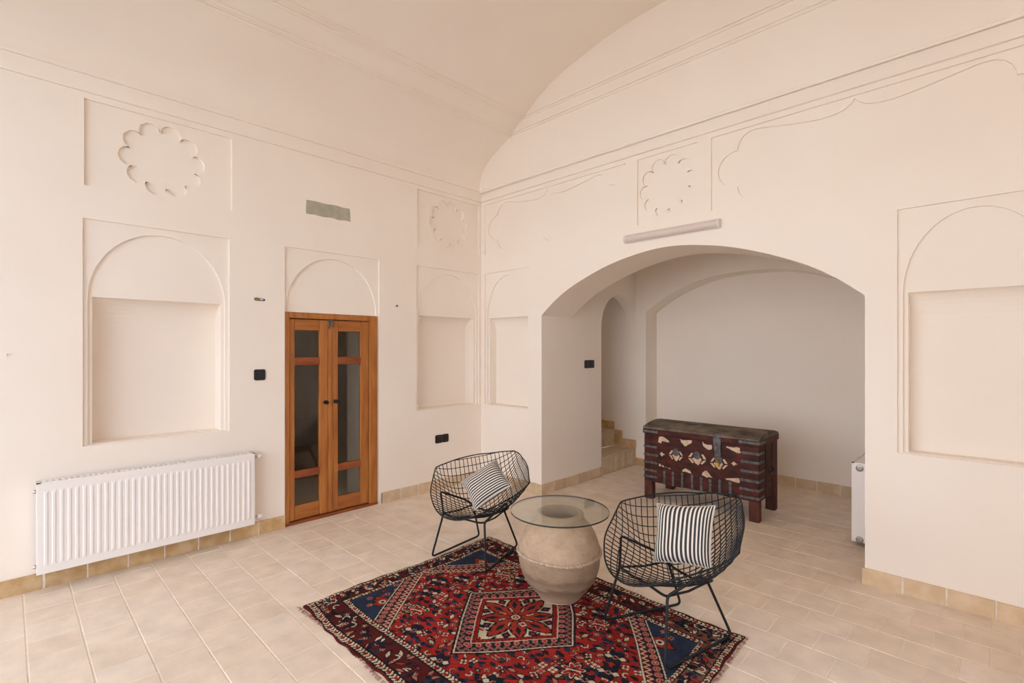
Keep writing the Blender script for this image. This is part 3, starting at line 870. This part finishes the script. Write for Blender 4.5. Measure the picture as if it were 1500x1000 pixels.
hs = MB().prism([(.70, .728), (.695, .655), (.703, .60), (.712, .52), (.738, .495), (.764, .52), (.762, .60), (.766, .655), (.762, .728)], fc, .013, .018)
hs.obj('hasp', IRON, ch, bevel=.001)
lk = MB().box((.722, -.034, .435), (.752, -.014, .472)); lk.tube([(.728, -.024, .47), (.728, -.024, .486), (.737, -.024, .494), (.746, -.024, .486), (.746, -.024, .47)], .003, 8)
lk.obj('padlock', BRASS, ch, bevel=.002)
# ring handle and boards on the right end
MB().tube([(CL + .006, .20, .44), (CL + .03, .205, .40), (CL + .034, .265, .385), (CL + .03, .325, .40), (CL + .006, .33, .44)], .006, 8).obj('handle', DARKIRON, ch, smooth=True)
for u in (.17, .36):
    MB().prism(rect(u, .178, u + .05, .65), fe, -.001, .005).obj('end_batten', CHESTW, ch, bevel=.002)
MB().box((.35, CDp * .32, .757), (.47, CDp * .50, .764)).obj('lid_plate', DARKIRON, lid)

# ------------------------------------------------------------------ rug
def build_rug():
    x0, y0, x1, y1 = RUG
    LX, LY = x1 - x0, y1 - y0
    nx, ny = 480, 364
    xs = (np.arange(nx) + .5) / nx * LX - LX / 2; ys = (np.arange(ny) + .5) / ny * LY - LY / 2
    Xg, Yg = np.meshgrid(xs, ys)
    RED = (.30, .023, .018); NAVY = (.015, .018, .030); BLUE = (.027, .036, .060); IV = (.55, .45, .31)
    PINK = (.42, .15, .105); MAR = (.085, .015, .013); BLK = (.016, .013, .015); BRN = (.19, .075, .045); ORG = (.30, .036, .022); OLV = (.42, .34, .18)
    img = np.empty((ny, nx, 3)); img[:] = RED
    # abrash: slow colour drift between dye lots
    rnd = np.random.RandomState(5)
    dr = np.interp(ys, np.linspace(ys[0], ys[-1], 14), 1 + rnd.uniform(-.18, .18, 14))
    img *= dr[:, None, None]
    def P(mask, col): img[mask] = col
    # hand-woven wobble
    wob = .006 * np.sin(Xg * 9 + 1) + .004 * np.sin(Yg * 13)
    X = Xg + .005 * np.sin(Yg * 11 + 2); Y = Yg + wob
    ax, ay = np.abs(X), np.abs(Y)
    dx = (LX / 2 - ax) * 1.45; dy = LY / 2 - ay
    e = np.minimum(dx, dy); t = np.where(dx < dy, Y, X)
    FX, FY = LX / 2 - .222 / 1.45, LY / 2 - .222
    SX, SY = .40, FY
    nn = math.hypot(FY, FX - SX)
    d = (ax * FY + ay * (FX - SX) - FX * FY) / nn
    inside = e > .222
    wr = R
    def win(cx, cy, r):
        i0 = max(int((cx - r + LX / 2) / LX * nx), 0); i1 = min(int((cx + r + LX / 2) / LX * nx) + 2, nx)
        j0 = max(int((cy - r + LY / 2) / LY * ny), 0); j1 = min(int((cy + r + LY / 2) / LY * ny) + 2, ny)
        return slice(j0, j1), slice(i0, i1)
    def stamp(cx, cy, r, fn, lim=None):
        s = win(cx, cy, r)
        u = Xg[s] - cx; v = Yg[s] - cy
        for mask, col in fn(u, v):
            if lim is not None: mask = mask & lim[s]
            img[s][mask] = col
    def flower(n, r, pc, cc, ph=0., dark=BLK):
        def f(u, v):
            rad = np.hypot(u, v); th = np.arctan2(v, u)
            pet = r * (.72 + .28 * np.cos(n * th + ph))
            return [(rad < pet * 1.22, dark), (rad < pet, pc), (rad < r * .42, dark), (rad < r * .26, cc)]
        return f
    def leafm(a, l, w, col, out=None):
        ca, sa = math.cos(a), math.sin(a)
        def f(u, v):
            p = u * ca + v * sa; q = -u * sa + v * ca
            m = (np.abs(p) / l) ** 1.3 + (np.abs(q) / w) ** 1.3
            r_ = []
            if out is not None: r_.append((m < 1.7, out))
            r_.append((m < 1, col)); return r_
        return f
    def box4(r, pc, cc):
        def f(u, v):
            m1 = (np.abs(np.abs(u) - r * .55) < r * .4) & (np.abs(np.abs(v) - r * .55) < r * .4)
            return [(np.maximum(np.abs(u), np.abs(v)) < r * 1.12, BLK), (m1, pc), ((np.abs(u) + np.abs(v)) < r * .45, cc)]
        return f
    def curl(a, r, col):
        def f(u, v):
            rad = np.hypot(u, v); th = (np.arctan2(v, u) - a) % (2 * math.pi)
            return [((np.abs(rad - r * .7) < r * .26) & (th < 4.0), BLK), ((np.abs(rad - r * .7) < r * .15) & (th < 3.8), col)]
        return f
    field = inside & (d < -.004)
    # vines in the field
    v1 = np.abs(np.sin(X * 17 + 3 * np.sin(Y * 9)) * np.cos(Y * 15 + 2 * np.sin(X * 8)) - .15) < .055
    P(field & v1 & (np.sin(X * 31) * np.sin(Y * 27) > -.3), BLK)
    sp = .047; k = 0
    for i in range(-22, 23):
        for j in range(-16, 17):
            cx = i * sp + (j % 2) * sp / 2 + wr.uniform(-.012, .012); cy = j * sp * .9 + wr.uniform(-.010, .010)
            if abs(cx) > .86 or abs(cy) > .60: continue
            q = wr.random()
            if q < .13: stamp(cx, cy, .04, flower(4, .021, IV, RED, wr.uniform(0, 6)), field)
            elif q < .23: stamp(cx, cy, .04, flower(5, .018, PINK, IV, wr.uniform(0, 6)), field)
            elif q < .29: stamp(cx, cy, .04, box4(.019, wr.choice([IV, PINK]), RED), field)
            elif q < .34: stamp(cx, cy, .04, flower(6, .018, NAVY, IV, 0, BLK), field)
            elif q < .40: stamp(cx, cy, .04, curl(wr.uniform(0, 6), .022, wr.choice([IV, PINK])), field)
            elif q < .52: stamp(cx, cy, .04, leafm(wr.uniform(0, 3), .022, .011, wr.choice([IV, PINK, OLV]), BLK), field)
            elif q < .96:
                for z in range(3): stamp(cx + wr.uniform(-.012, .012), cy + wr.uniform(-.012, .012), .04, leafm(wr.uniform(-.7, .7), .019, .010, wr.choice([NAVY, BLK, NAVY, BLUE])), field)
    # larger rosettes
    for (cx, cy) in ((-.58, .12), (-.58, -.12), (.58, .12), (.58, -.12), (-.30, .40), (.30, .40), (-.30, -.43), (.30, -.43), (.62, 0), (-.66, 0), (0, -.50)):
        for a in range(6):
            th = a * math.pi / 3 + .3
            stamp(cx + .034 * math.cos(th), cy + .034 * math.sin(th), .04, leafm(th, .019, .014, IV if a % 3 == 0 else NAVY, BLK), field)
        stamp(cx, cy, .05, flower(8, .019, PINK, NAVY), field)
    # pair of ivory-outlined palmettes
    for (cx, cy) in ((-.42, .36), (.50, -.10), (-.46, -.30), (.36, .30)):
        def pal(u, v):
            m = np.maximum(np.abs(u) * .8 + np.abs(v) * .55, np.abs(v)) + .012 * np.sin(np.arctan2(v, u) * 7)
            return [(m < .056, BLK), (m < .044, IV), (m < .037, RED), (np.abs(u) + np.abs(v) < .022, NAVY), ((np.abs(v - u * .4) < .005) & (np.abs(u) < .03), IV)] if True else []
        stamp(cx, cy, .10, lambda u, v: [(mk & (np.hypot(u, v) < .075), c) for mk, c in pal(u, v)], field)
    # spandrels
    sd = inside & (d >= -.004)
    P(sd, BLK)
    al = (X * (FX - SX) * np.sign(X) - Y * FY * np.sign(Y)) / nn
    zz = np.abs(((al / .034) % 1) - .5) * 2
    P(inside & (d > -.001) & (d < .007), IV)
    b1 = inside & (d > .010) & (d < .044)
    P(b1, MAR); P(b1 & (np.abs((d - .012) / .030 - zz) < .30), PINK); P(b1 & (np.abs((d - .012) / .030 - zz) < .12), IV)
    b2 = inside & (d > .044) & (d < .094)
    P(b2, NAVY)
    cu = ((al / .044) % 1 - .5) * .044; cvv = d - .069; rad = np.hypot(cu, cvv)
    P(b2 & (rad < .019), PINK); P(b2 & (rad < .010), RED); P(b2 & (rad < .004), IV)
    P(inside & (d > .094) & (d < .101), IV)
    bl = inside & (d >= .104)
    P(bl, BLUE); img[bl] *= np.random.RandomState(3).uniform(.8, 1.2, (bl.sum(), 1))
    for sx in (-1, 1):
        for sy in (-1, 1):
            cx, cy = sx * (FX - .15), sy * (FY - .135)
            stamp(cx, cy, .12, lambda u, v: [(np.abs(u) / 1.5 + np.abs(v) + .006 * np.sin(np.arctan2(v, u) * 8) < .06, BLK), (np.abs(u) / 1.5 + np.abs(v) + .006 * np.sin(np.arctan2(v, u) * 8) < .052, ORG), (np.hypot(u, v) < .022, IV), (np.hypot(u, v) < .011, NAVY)], bl)
            for q in range(16):
                px, py = sx * (FX - wr.uniform(.02, .40)), sy * (FY - wr.uniform(.02, .40))
                stamp(px, py, .05, wr.choice([flower(6, .020, PINK, RED, 0, BLUE), leafm(wr.uniform(0, 3), .026, .011, ORG), leafm(wr.uniform(0, 3), .02, .009, RED, BLK), flower(4, .014, IV, RED)]), bl)
    # medallion
    Xm, Ym = X + .005, Y - .045
    q = np.abs(Xm) / .39 + np.abs(Ym) / .455
    q = q - .07 * q * (np.minimum(np.abs(Xm) / .39, np.abs(Ym) / .455))
    am = (Xm * .39 * np.sign(Xm) - Ym * .455 * np.sign(Ym)) / .6
    med = q < 1.035
    P(med, BLK); P(q < 1.0, IV); P(q < .975, BLK)
    zz = np.abs(((am / .04) % 1) - .5) * 2
    b1 = (q < .965) & (q > .86)
    P(b1, NAVY); P(b1 & (np.abs((.965 - q) / .10 - zz) < .32), PINK); P(b1 & (np.abs((.965 - q) / .10 - zz) < .10), NAVY)
    b2 = (q <= .86) & (q > .755); P(b2, NAVY)
    cu = ((am / .048) % 1 - .5) * .048; cvv = (q - .808) * .29; rad = np.hypot(cu, cvv)
    P(b2 & (rad < .016), PINK); P(b2 & (rad < .007), RED)
    P((q <= .755) & (q > .735), IV)
    b3 = (q <= .735) & (q > .665); P(b3, RED); P(b3 & (((am / .02) % 1) < .4) & (q > .685) & (q < .715), BLK)
    P((q <= .665) & (q > .645), BLK); cen = q <= .645
    P(cen, IV)
    th = np.arctan2(Ym, Xm); rad = np.hypot(Xm, Ym)
    for k in range(8):
        a = k * math.pi / 4 + .08
        p = Xm * math.cos(a) + Ym * math.sin(a); w = -Xm * math.sin(a) + Ym * math.cos(a)
        L1 = .235 if k % 2 == 0 else .20
        body = (p > .03) & (p < L1) & (np.abs(w) < .034 * np.sin(np.clip((p - .02) / (L1 - .02), 0, 1) * math.pi) ** .8 + .010 * (np.sin(p * 130) > 0))
        P(cen & (p > .03) & (p < L1 + .008) & (np.abs(w) < .044 * np.sin(np.clip((p - .02) / (L1 - .012), 0, 1) * math.pi) ** .8 + .006), BLK)
        P(cen & body, ORG)
        P(cen & (np.abs(p - .135) / .045 + np.abs(w) / .016 < 1), NAVY)
        a2 = a + math.pi / 8
        p = Xm * math.cos(a2) + Ym * math.sin(a2); w = -Xm * math.sin(a2) + Ym * math.cos(a2)
        P(cen & (np.abs(p - .082) < .026) & (np.abs(w) < .022), BLK); P(cen & (np.abs(p - .082) < .021) & (np.abs(w) < .017), IV)
        P(cen & (np.abs(p - .082) < .011) & (np.abs(w) < .009), RED)
        P(cen & (np.abs(w) < .004) & (p > .02) & (p < .06), BLK)
        P(cen & (np.abs(p - .185) / .035 + np.abs(w) / .028 < 1), NAVY); P(cen & (np.abs(p - .185) < .008) & (np.abs(w) < .007), RED)
    P(rad < .032, BLK); P(rad < .026, IV); P(rad < .016, RED); P(rad < .007, IV)
    for q_ in range(110):
        px, py = wr.uniform(-.26, .26), wr.uniform(-.25, .36)
        if abs(px) / .27 + abs(py - .045) / .31 < .98 and math.hypot(px, py - .045) > .175:
            stamp(px, py, .04, leafm(wr.uniform(0, 3), .020, .009, wr.choice([NAVY, NAVY, RED])), cen)
    # borders
    bord = (e > .056) & (e <= .18)
    fade = np.clip((X - .55) / .3, 0, 1)[..., None]
    img[bord] = (np.array(MAR) * (1 - fade) + np.array(BRN) * fade)[bord]
    n = int(4 * 60)
    for k in range(760):
        side = wr.randrange(4)
        if side < 2: cx = wr.uniform(-LX / 2, LX / 2); cy = (1 if side else -1) * (LY / 2 - wr.uniform(.068, .168))
        else: cy = wr.uniform(-LY / 2, LY / 2); cx = (1 if side == 2 else -1) * (LX / 2 - wr.uniform(.068, .168) / 1.45)
        z = wr.random()
        if z < .52: f = leafm(wr.uniform(0, 3), wr.uniform(.018, .032), .013, wr.choice([NAVY, BLK, NAVY, BLUE]))
        elif z < .68: f = leafm(wr.uniform(0, 3), .024, .009, wr.choice([PINK, ORG, PINK]), BLK)
        elif z < .82: f = flower(5, .017, PINK, IV, wr.uniform(0, 6))
        elif z < .92: f = curl(wr.uniform(0, 6), .026, IV)
        else: f = leafm(wr.uniform(0, 3), .026, .010, IV, BLK)
        stamp(cx, cy, .06, f, bord)
    for (lo, hi) in ((.012, .050), (.186, .222)):
        g = (e > lo) & (e <= hi)
        P(g, IV)
        c = (lo + hi) / 2; w = (hi - lo)
        # oblique leaf strokes meeting along the middle of the guard stripe
        ph = (t / .023 + np.abs(e - c) / w * 1.1) % 1
        P(g & (ph < .40) & (np.abs(e - c) < w * .42), BLK)
        P(g & (np.abs(((t / .069) % 1) - .5) < .16) & (np.abs(e - c) < w * .2), RED)
        P((np.abs(e - lo) < .003) | (np.abs(e - hi) < .003), BLK)
    P(e <= .010, MAR); P((e > .180) & (e < .186), BLK); P((e > .050) & (e < .056), BLK)
    rgh = np.random.RandomState(9).uniform(.82, 1.12, (ny, nx, 1))
    img = np.clip(img * rgh, 0, 1)
    # mesh
    gx = np.linspace(-LX / 2, LX / 2, nx + 1); gy = np.linspace(-LY / 2, LY / 2, ny + 1)
    GX, GY = np.meshgrid(gx, gy)
    edge = np.minimum(LX / 2 - np.abs(GX), LY / 2 - np.abs(GY))
    px = GX + .010 * np.sin(GY * 6 + .5) * np.abs(GX) / (LX / 2) + .004 * np.sin(GY * 37) * (edge < .02)
    py = GY + .012 * np.sin(GX * 5 + 1.) * np.abs(GY) / (LY / 2) + .004 * np.sin(GX * 41) * (edge < .02)
    pz = .0075 + .0006 * np.random.RandomState(2).uniform(-1, 1, GX.shape) + .0015 * np.sin(GX * 7) * np.sin(GY * 9)
    pz = np.where(edge < .001, 0.0005, pz)
    verts = np.stack([px, py, pz], -1).reshape(-1, 3)
    idx = np.arange((nx + 1) * (ny + 1)).reshape(ny + 1, nx + 1)
    faces = np.stack([idx[:-1, :-1], idx[:-1, 1:], idx[1:, 1:], idx[1:, :-1]], -1).reshape(-1, 4)
    me = bpy.data.meshes.new('rug')
    me.vertices.add(len(verts)); me.vertices.foreach_set('co', verts.ravel())
    me.loops.add(faces.size); me.loops.foreach_set('vertex_index', faces.ravel().astype(np.int32))
    me.polygons.add(len(faces)); me.polygons.foreach_set('loop_start', (np.arange(len(faces)) * 4).astype(np.int32))
    me.polygons.foreach_set('loop_total', np.full(len(faces), 4, np.int32))
    me.update(calc_edges=True); me.validate()
    at = me.color_attributes.new('knot_colour', 'FLOAT_COLOR', 'CORNER')
    col = np.ones((len(faces), 4, 4), np.float32); col[:, :, :3] = img.reshape(-1, 1, 3)
    at.data.foreach_set('color', col.ravel())
    me.materials.append(WOOL)
    o = bpy.data.objects.new('rug', me); COL.objects.link(o)
    o.location = ((x0 + x1) / 2, (y0 + y1) / 2, 0)
    tag(o, 'red and navy hand-knotted wool rug with a diamond medallion on the floor', 'rug')
    fm = MB()
    def strand(bx, by, dxx, dyy):
        l = wr.uniform(.008, .026); a = wr.uniform(-.6, .6)
        ex = dxx * math.cos(a) - dyy * math.sin(a); ey = dxx * math.sin(a) + dyy * math.cos(a)
        sx, sy = -ey * .0016, ex * .0016
        z0 = .004; z1 = .002
        fm.add([(bx - sx, by - sy, z0), (bx + sx, by + sy, z0), (bx + ex * l + sx * .5, by + ey * l + sy * .5, z1), (bx + ex * l - sx * .5, by + ey * l - sy * .5, z1), (bx + ex * l * .5, by + ey * l * .5, z0 + .002)],
               [(0, 1, 4), (1, 2, 4), (2, 3, 4), (3, 0, 4)])
    for k in range(620):
        s = wr.uniform(-LX / 2, LX / 2)
        strand(s, -LY / 2 - .012 * math.sin(s * 5 + 1.), 0, -1)
    for k in range(520):
        s = wr.uniform(-LY / 2, LY / 2)
        strand(LX / 2 + .010 * math.sin(s * 6 + .5), s, 1, 0)
    tag(fm.obj('fringe', FRINGE, o, recalc=False), kind='stuff')
    return o
build_rug()

# ------------------------------------------------------------------ jar and glass top
JX, JY = 2.382, -1.506
prof = [(.0001, .0), (.112, .0), (.122, .006), (.138, .025), (.170, .062), (.203, .105), (.228, .155), (.241, .205), (.245, .25), (.243, .29), (.236, .325), (.222, .362),
        (.203, .398), (.182, .428), (.162, .450), (.148, .462), (.142, .468), (.144, .476), (.147, .485), (.145, .496), (.137, .503), (.125, .505), (.114, .501), (.108, .490), (.106, .470), (.115, .45), (.16, .41), (.19, .36), (.2, .25), (.15, .1), (.0001, .04)]
jar = MB().lathe(smooth_curve(prof, 3), 72)
rs = np.random.RandomState(4)
def wobble(x, y, z):
    a = math.atan2(y, x)
    k = 1 + .010 * math.sin(3 * a + z * 9) + .006 * math.sin(7 * a - z * 25) + .004 * math.sin(z * 70)
    return (x * k, y * k, z)
jar.v = [wobble(*p) for p in jar.v]
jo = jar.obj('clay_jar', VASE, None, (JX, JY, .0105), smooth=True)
tag(jo, 'large weathered clay jar standing on the rug as a table base', 'jar')
path = []
for i in range(240):
    a = 2 * math.pi * i / 240
    r_ = .2475 + .0022 * math.sin(i * 2.1); p = wobble(r_ * math.cos(a), r_ * math.sin(a), .277)
    path.append((p[0], p[1], .277 + .0035 * math.sin(3 * a) + .0022 * math.sin(i * 2.6)))
MB().tube(path, .0085, 8, closed=True).obj('rope_band', ROPE, jo, smooth=True)
gt = MB()
gr, z0, z1 = .297, .5185, .5275
N_ = 96
ring = lambda r, z: [(r * math.cos(2 * math.pi * i / N_), r * math.sin(2 * math.pi * i / N_), z) for i in range(N_)]
gt.add(ring(gr - .001, z1), [tuple(range(N_))], 0)
gt.add(ring(gr - .001, z0), [tuple(reversed(range(N_)))], 0)
gt.add(ring(gr - .001, z0) + ring(gr, z0 + .001) + ring(gr, z1 - .001) + ring(gr - .001, z1),
       [(k * N_ + i, k * N_ + (i + 1) % N_, (k + 1) * N_ + (i + 1) % N_, (k + 1) * N_ + i) for k in range(3) for i in range(N_)], 1)
g = gt.obj('glass_tabletop', [GLASS, GEDGE], None, (JX, JY, 0), recalc=False)
tag(g, 'round clear glass tabletop resting on the clay jar', 'tabletop')

# ------------------------------------------------------------------ wire chairs
def cr(P, w):
    """Catmull-Rom through [(w, f, z)...]"""
    for i in range(len(P) - 1):
        if w <= P[i + 1][0] or i == len(P) - 2:
            p0, p1, p2, p3 = P[max(i - 1, 0)], P[i], P[i + 1], P[min(i + 2, len(P) - 1)]
            t = (w - p1[0]) / (p2[0] - p1[0])
            return tuple(.5 * (2 * p1[d] + (p2[d] - p0[d]) * t + (2 * p0[d] - 5 * p1[d] + 4 * p2[d] - p3[d]) * t * t + (-p0[d] + 3 * p1[d] - 3 * p2[d] + p3[d]) * t ** 3) for d in (1, 2))
LINE = [(-1.0, .389, .339), (-.6, .249, .312), (-.2, .06, .268), (.1, -.042, .288), (.4, -.186, .389), (.7, -.310, .524), (1.0, -.431, .657)]
def shell(a, w):
    f, z = cr(LINE, max(-1.0, min(1.0, w)))
    wp, wn = max(w, 0), max(-w, 0)
    sa = 1.64 * (math.sqrt(a * a + .09) - .3)
    return Vector((.417 * a, f + .052 * a * a + .077 * sa * wp + .046 * abs(a) * wn,
                   z + .293 * abs(a) ** 1.9 * (1 - .118 * wp) + .273 * sa * wp - .008 * abs(a) * wn))
PEF, PEB = 1.403, 1.204
def rim_pt(th):
    c, s = math.cos(th), math.sin(th)
    PE = PEF if s < 0 else PEB
    k = (abs(c) ** PE + abs(s) ** PE) ** (-1 / PE)
    return c * k, s * k
def make_chair(loc, ang, label):
    # local frame: x = sitter's left is -x ... f axis = +y after rotation
    c = empty('wire_chair', loc, ang - math.pi / 2)
    tag(c, label, 'chair', 'black wire lounge chairs')
    flip = lambda v: (-v.x, v.y, v.z)
    MB().tube([flip(shell(*rim_pt(2 * math.pi * i / 128))) for i in range(128)], .0046, 8, closed=True).obj('rim', BLACKM, c, smooth=True)
    N = 23
    for fam in (1, -1):
        for k in range(N):
            cst = -1.15 + 2.30 * (k + .5) / N
            # points (a, w) with a*fam + w = cst inside the rim
            ins = []
            for i in range(161):
                a = -1 + 2 * i / 160; w = cst - fam * a
                PE = PEF if w < 0 else PEB
                if abs(a) ** PE + abs(w) ** PE <= 1.0: ins.append((a, w))
            if len(ins) < 4: continue
            m = max(3, len(ins) // 6)
            pts = [ins[round(j * (len(ins) - 1) / m)] for j in range(m + 1)]
            off = .0022 * fam
            MB().tube([flip(shell(*p) + Vector((0, 0, off))) for p in pts], .0028, 6).obj('wire', BLACKM, c, smooth=True)
    for s in (-1, 1):
        K = [(.234 * s, .309, .008), (.178 * s, .245, .308), (.285 * s, .150, .425), (.20 * s, -.03, .335), (.141 * s, -.064, .296), (.176 * s, -.196, .008)]
        K = [Vector(p) for p in K]
        path = []
        def fil(A, B, C, r):
            d1 = (A - B).normalized(); d2 = (C - B).normalized()
            p, q = B + d1 * r, B + d2 * r
            return [((1 - t) ** 2) * p + 2 * t * (1 - t) * B + t * t * q for t in [i / 6 for i in range(7)]]
        n = len(K)
        for i in range(n):
            path += fil(K[i - 1], K[i], K[(i + 1) % n], .035 if i in (0, 5) else .022)
        MB().tube(path, .0072, 10, closed=True).obj('leg_frame', BLACKM, c, smooth=True)
        f1 = K[1]; r1 = K[4]
        MB().tube([f1, (f1 + r1) / 2 + Vector((0, 0, -.012)), r1], .006, 8).obj('side_strut', BLACKM, c, smooth=True)
    pts = []
    for i in range(13):
        t = i / 12 * 2 - 1
        pts.append((.178 * t, .245 - .03 * (1 - t * t), .308 - .022 * (1 - t ** 4)))
    MB().tube(pts, .0068, 8).obj('front_crossbar', BLACKM, c, smooth=True)
    pts = [(.141 * t, -.064, .292 - .02 * (1 - t ** 4)) for t in [i / 6 - 1 for i in range(13)]]
    MB().tube(pts, .0068, 8).obj('rear_crossbar', BLACKM, c, smooth=True)
    return c
make_chair((1.552, -1.373, .009), math.radians(-76.95), 'black wire diamond lounge chair nearest the door, on the far rug corner')
make_chair((3.060, -1.348, .009), math.radians(-109.05), 'black wire diamond lounge chair nearest the chest, right of the glass table')

# ------------------------------------------------------------------ cushions
def cushion(corners, k, label, stripe_along):
    """four corners (TL, TR, BR, BL) in space, pulled k along the line of sight distance from the eye point used for measuring"""
    C_ = [CAM + (Vector(c) - CAM) * k for c in corners]
    ctr = sum(C_, Vector()) / 4
    C_ = [ctr + (p - ctr) * 1.02 for p in C_]
    nrm = (C_[1] - C_[0]).cross(C_[3] - C_[0]).normalized()
    n = 26; T = .062
    V = []; U = []
    F_ = []
    for side in (1, -1):
        b0 = len(V)
        for j in range(n + 1):
            for i in range(n + 1):
                u, v = i / n, j / n
                tu, tv = 2 * u - 1, 2 * v - 1
                uu, vv = math.sin(tu * math.pi / 2), math.sin(tv * math.pi / 2)
                uu = .45 * tu + .55 * uu; vv = .45 * tv + .55 * vv
                pu = uu * (1 - .075 * (1 - vv * vv) ** 1.0 * abs(uu) ** 2); pv = vv * (1 - .075 * (1 - uu * uu) * abs(vv) ** 2)
                a, b_ = (pu + 1) / 2, (pv + 1) / 2
                p = C_[0] * (1 - a) * (1 - b_) + C_[1] * a * (1 - b_) + C_[2] * a * b_ + C_[3] * (1 - a) * b_
                th = T * ((1 - uu ** 4) * (1 - vv ** 4)) ** .62
                th += .003 * math.sin(uu * 5 + vv * 3) * (1 - uu * uu) * (1 - vv * vv)
                V.append(p - ctr + nrm * th * side); U.append(u if stripe_along == 'v' else v)
        for j in range(n):
            for i in range(n):
                q = (b0 + j * (n + 1) + i, b0 + j * (n + 1) + i + 1, b0 + (j + 1) * (n + 1) + i + 1, b0 + (j + 1) * (n + 1) + i)
                F_.append(q if side > 0 else tuple(reversed(q)))
    m = MB().add(V, F_)
    o = m.obj('cushion', STRIPE, None, ctr, smooth=True, recalc=False)
    at = o.data.attributes.new('stripe_u', 'FLOAT', 'POINT'); at.data.foreach_set('value', U)
    tag(o, label, 'cushion', 'striped cushions')
    rim = [V[i] for i in range(n + 1)] + [V[j * (n + 1) + n] for j in range(1, n + 1)] + [V[n * (n + 1) + i] for i in range(n - 1, -1, -1)] + [V[j * (n + 1)] for j in range(n - 1, 0, -1)]
    MB().tube(rim, .0028, 6, closed=True).obj('seam', SEAM, o, smooth=True)
    return o
cushion([(2.908, -1.286, .626), (3.219, -1.259, .677), (3.257, -1.401, .410), (2.963, -1.426, .363)], 1.03, 'black and white striped cushion standing upright in the chair nearest the chest', 'v')
cushion([(1.395, -1.455, .497), (1.554, -1.241, .651), (1.807, -1.342, .530), (1.665, -1.557, .373)], 1.02, 'black and white striped cushion lying tilted in the chair nearest the door', 'h')
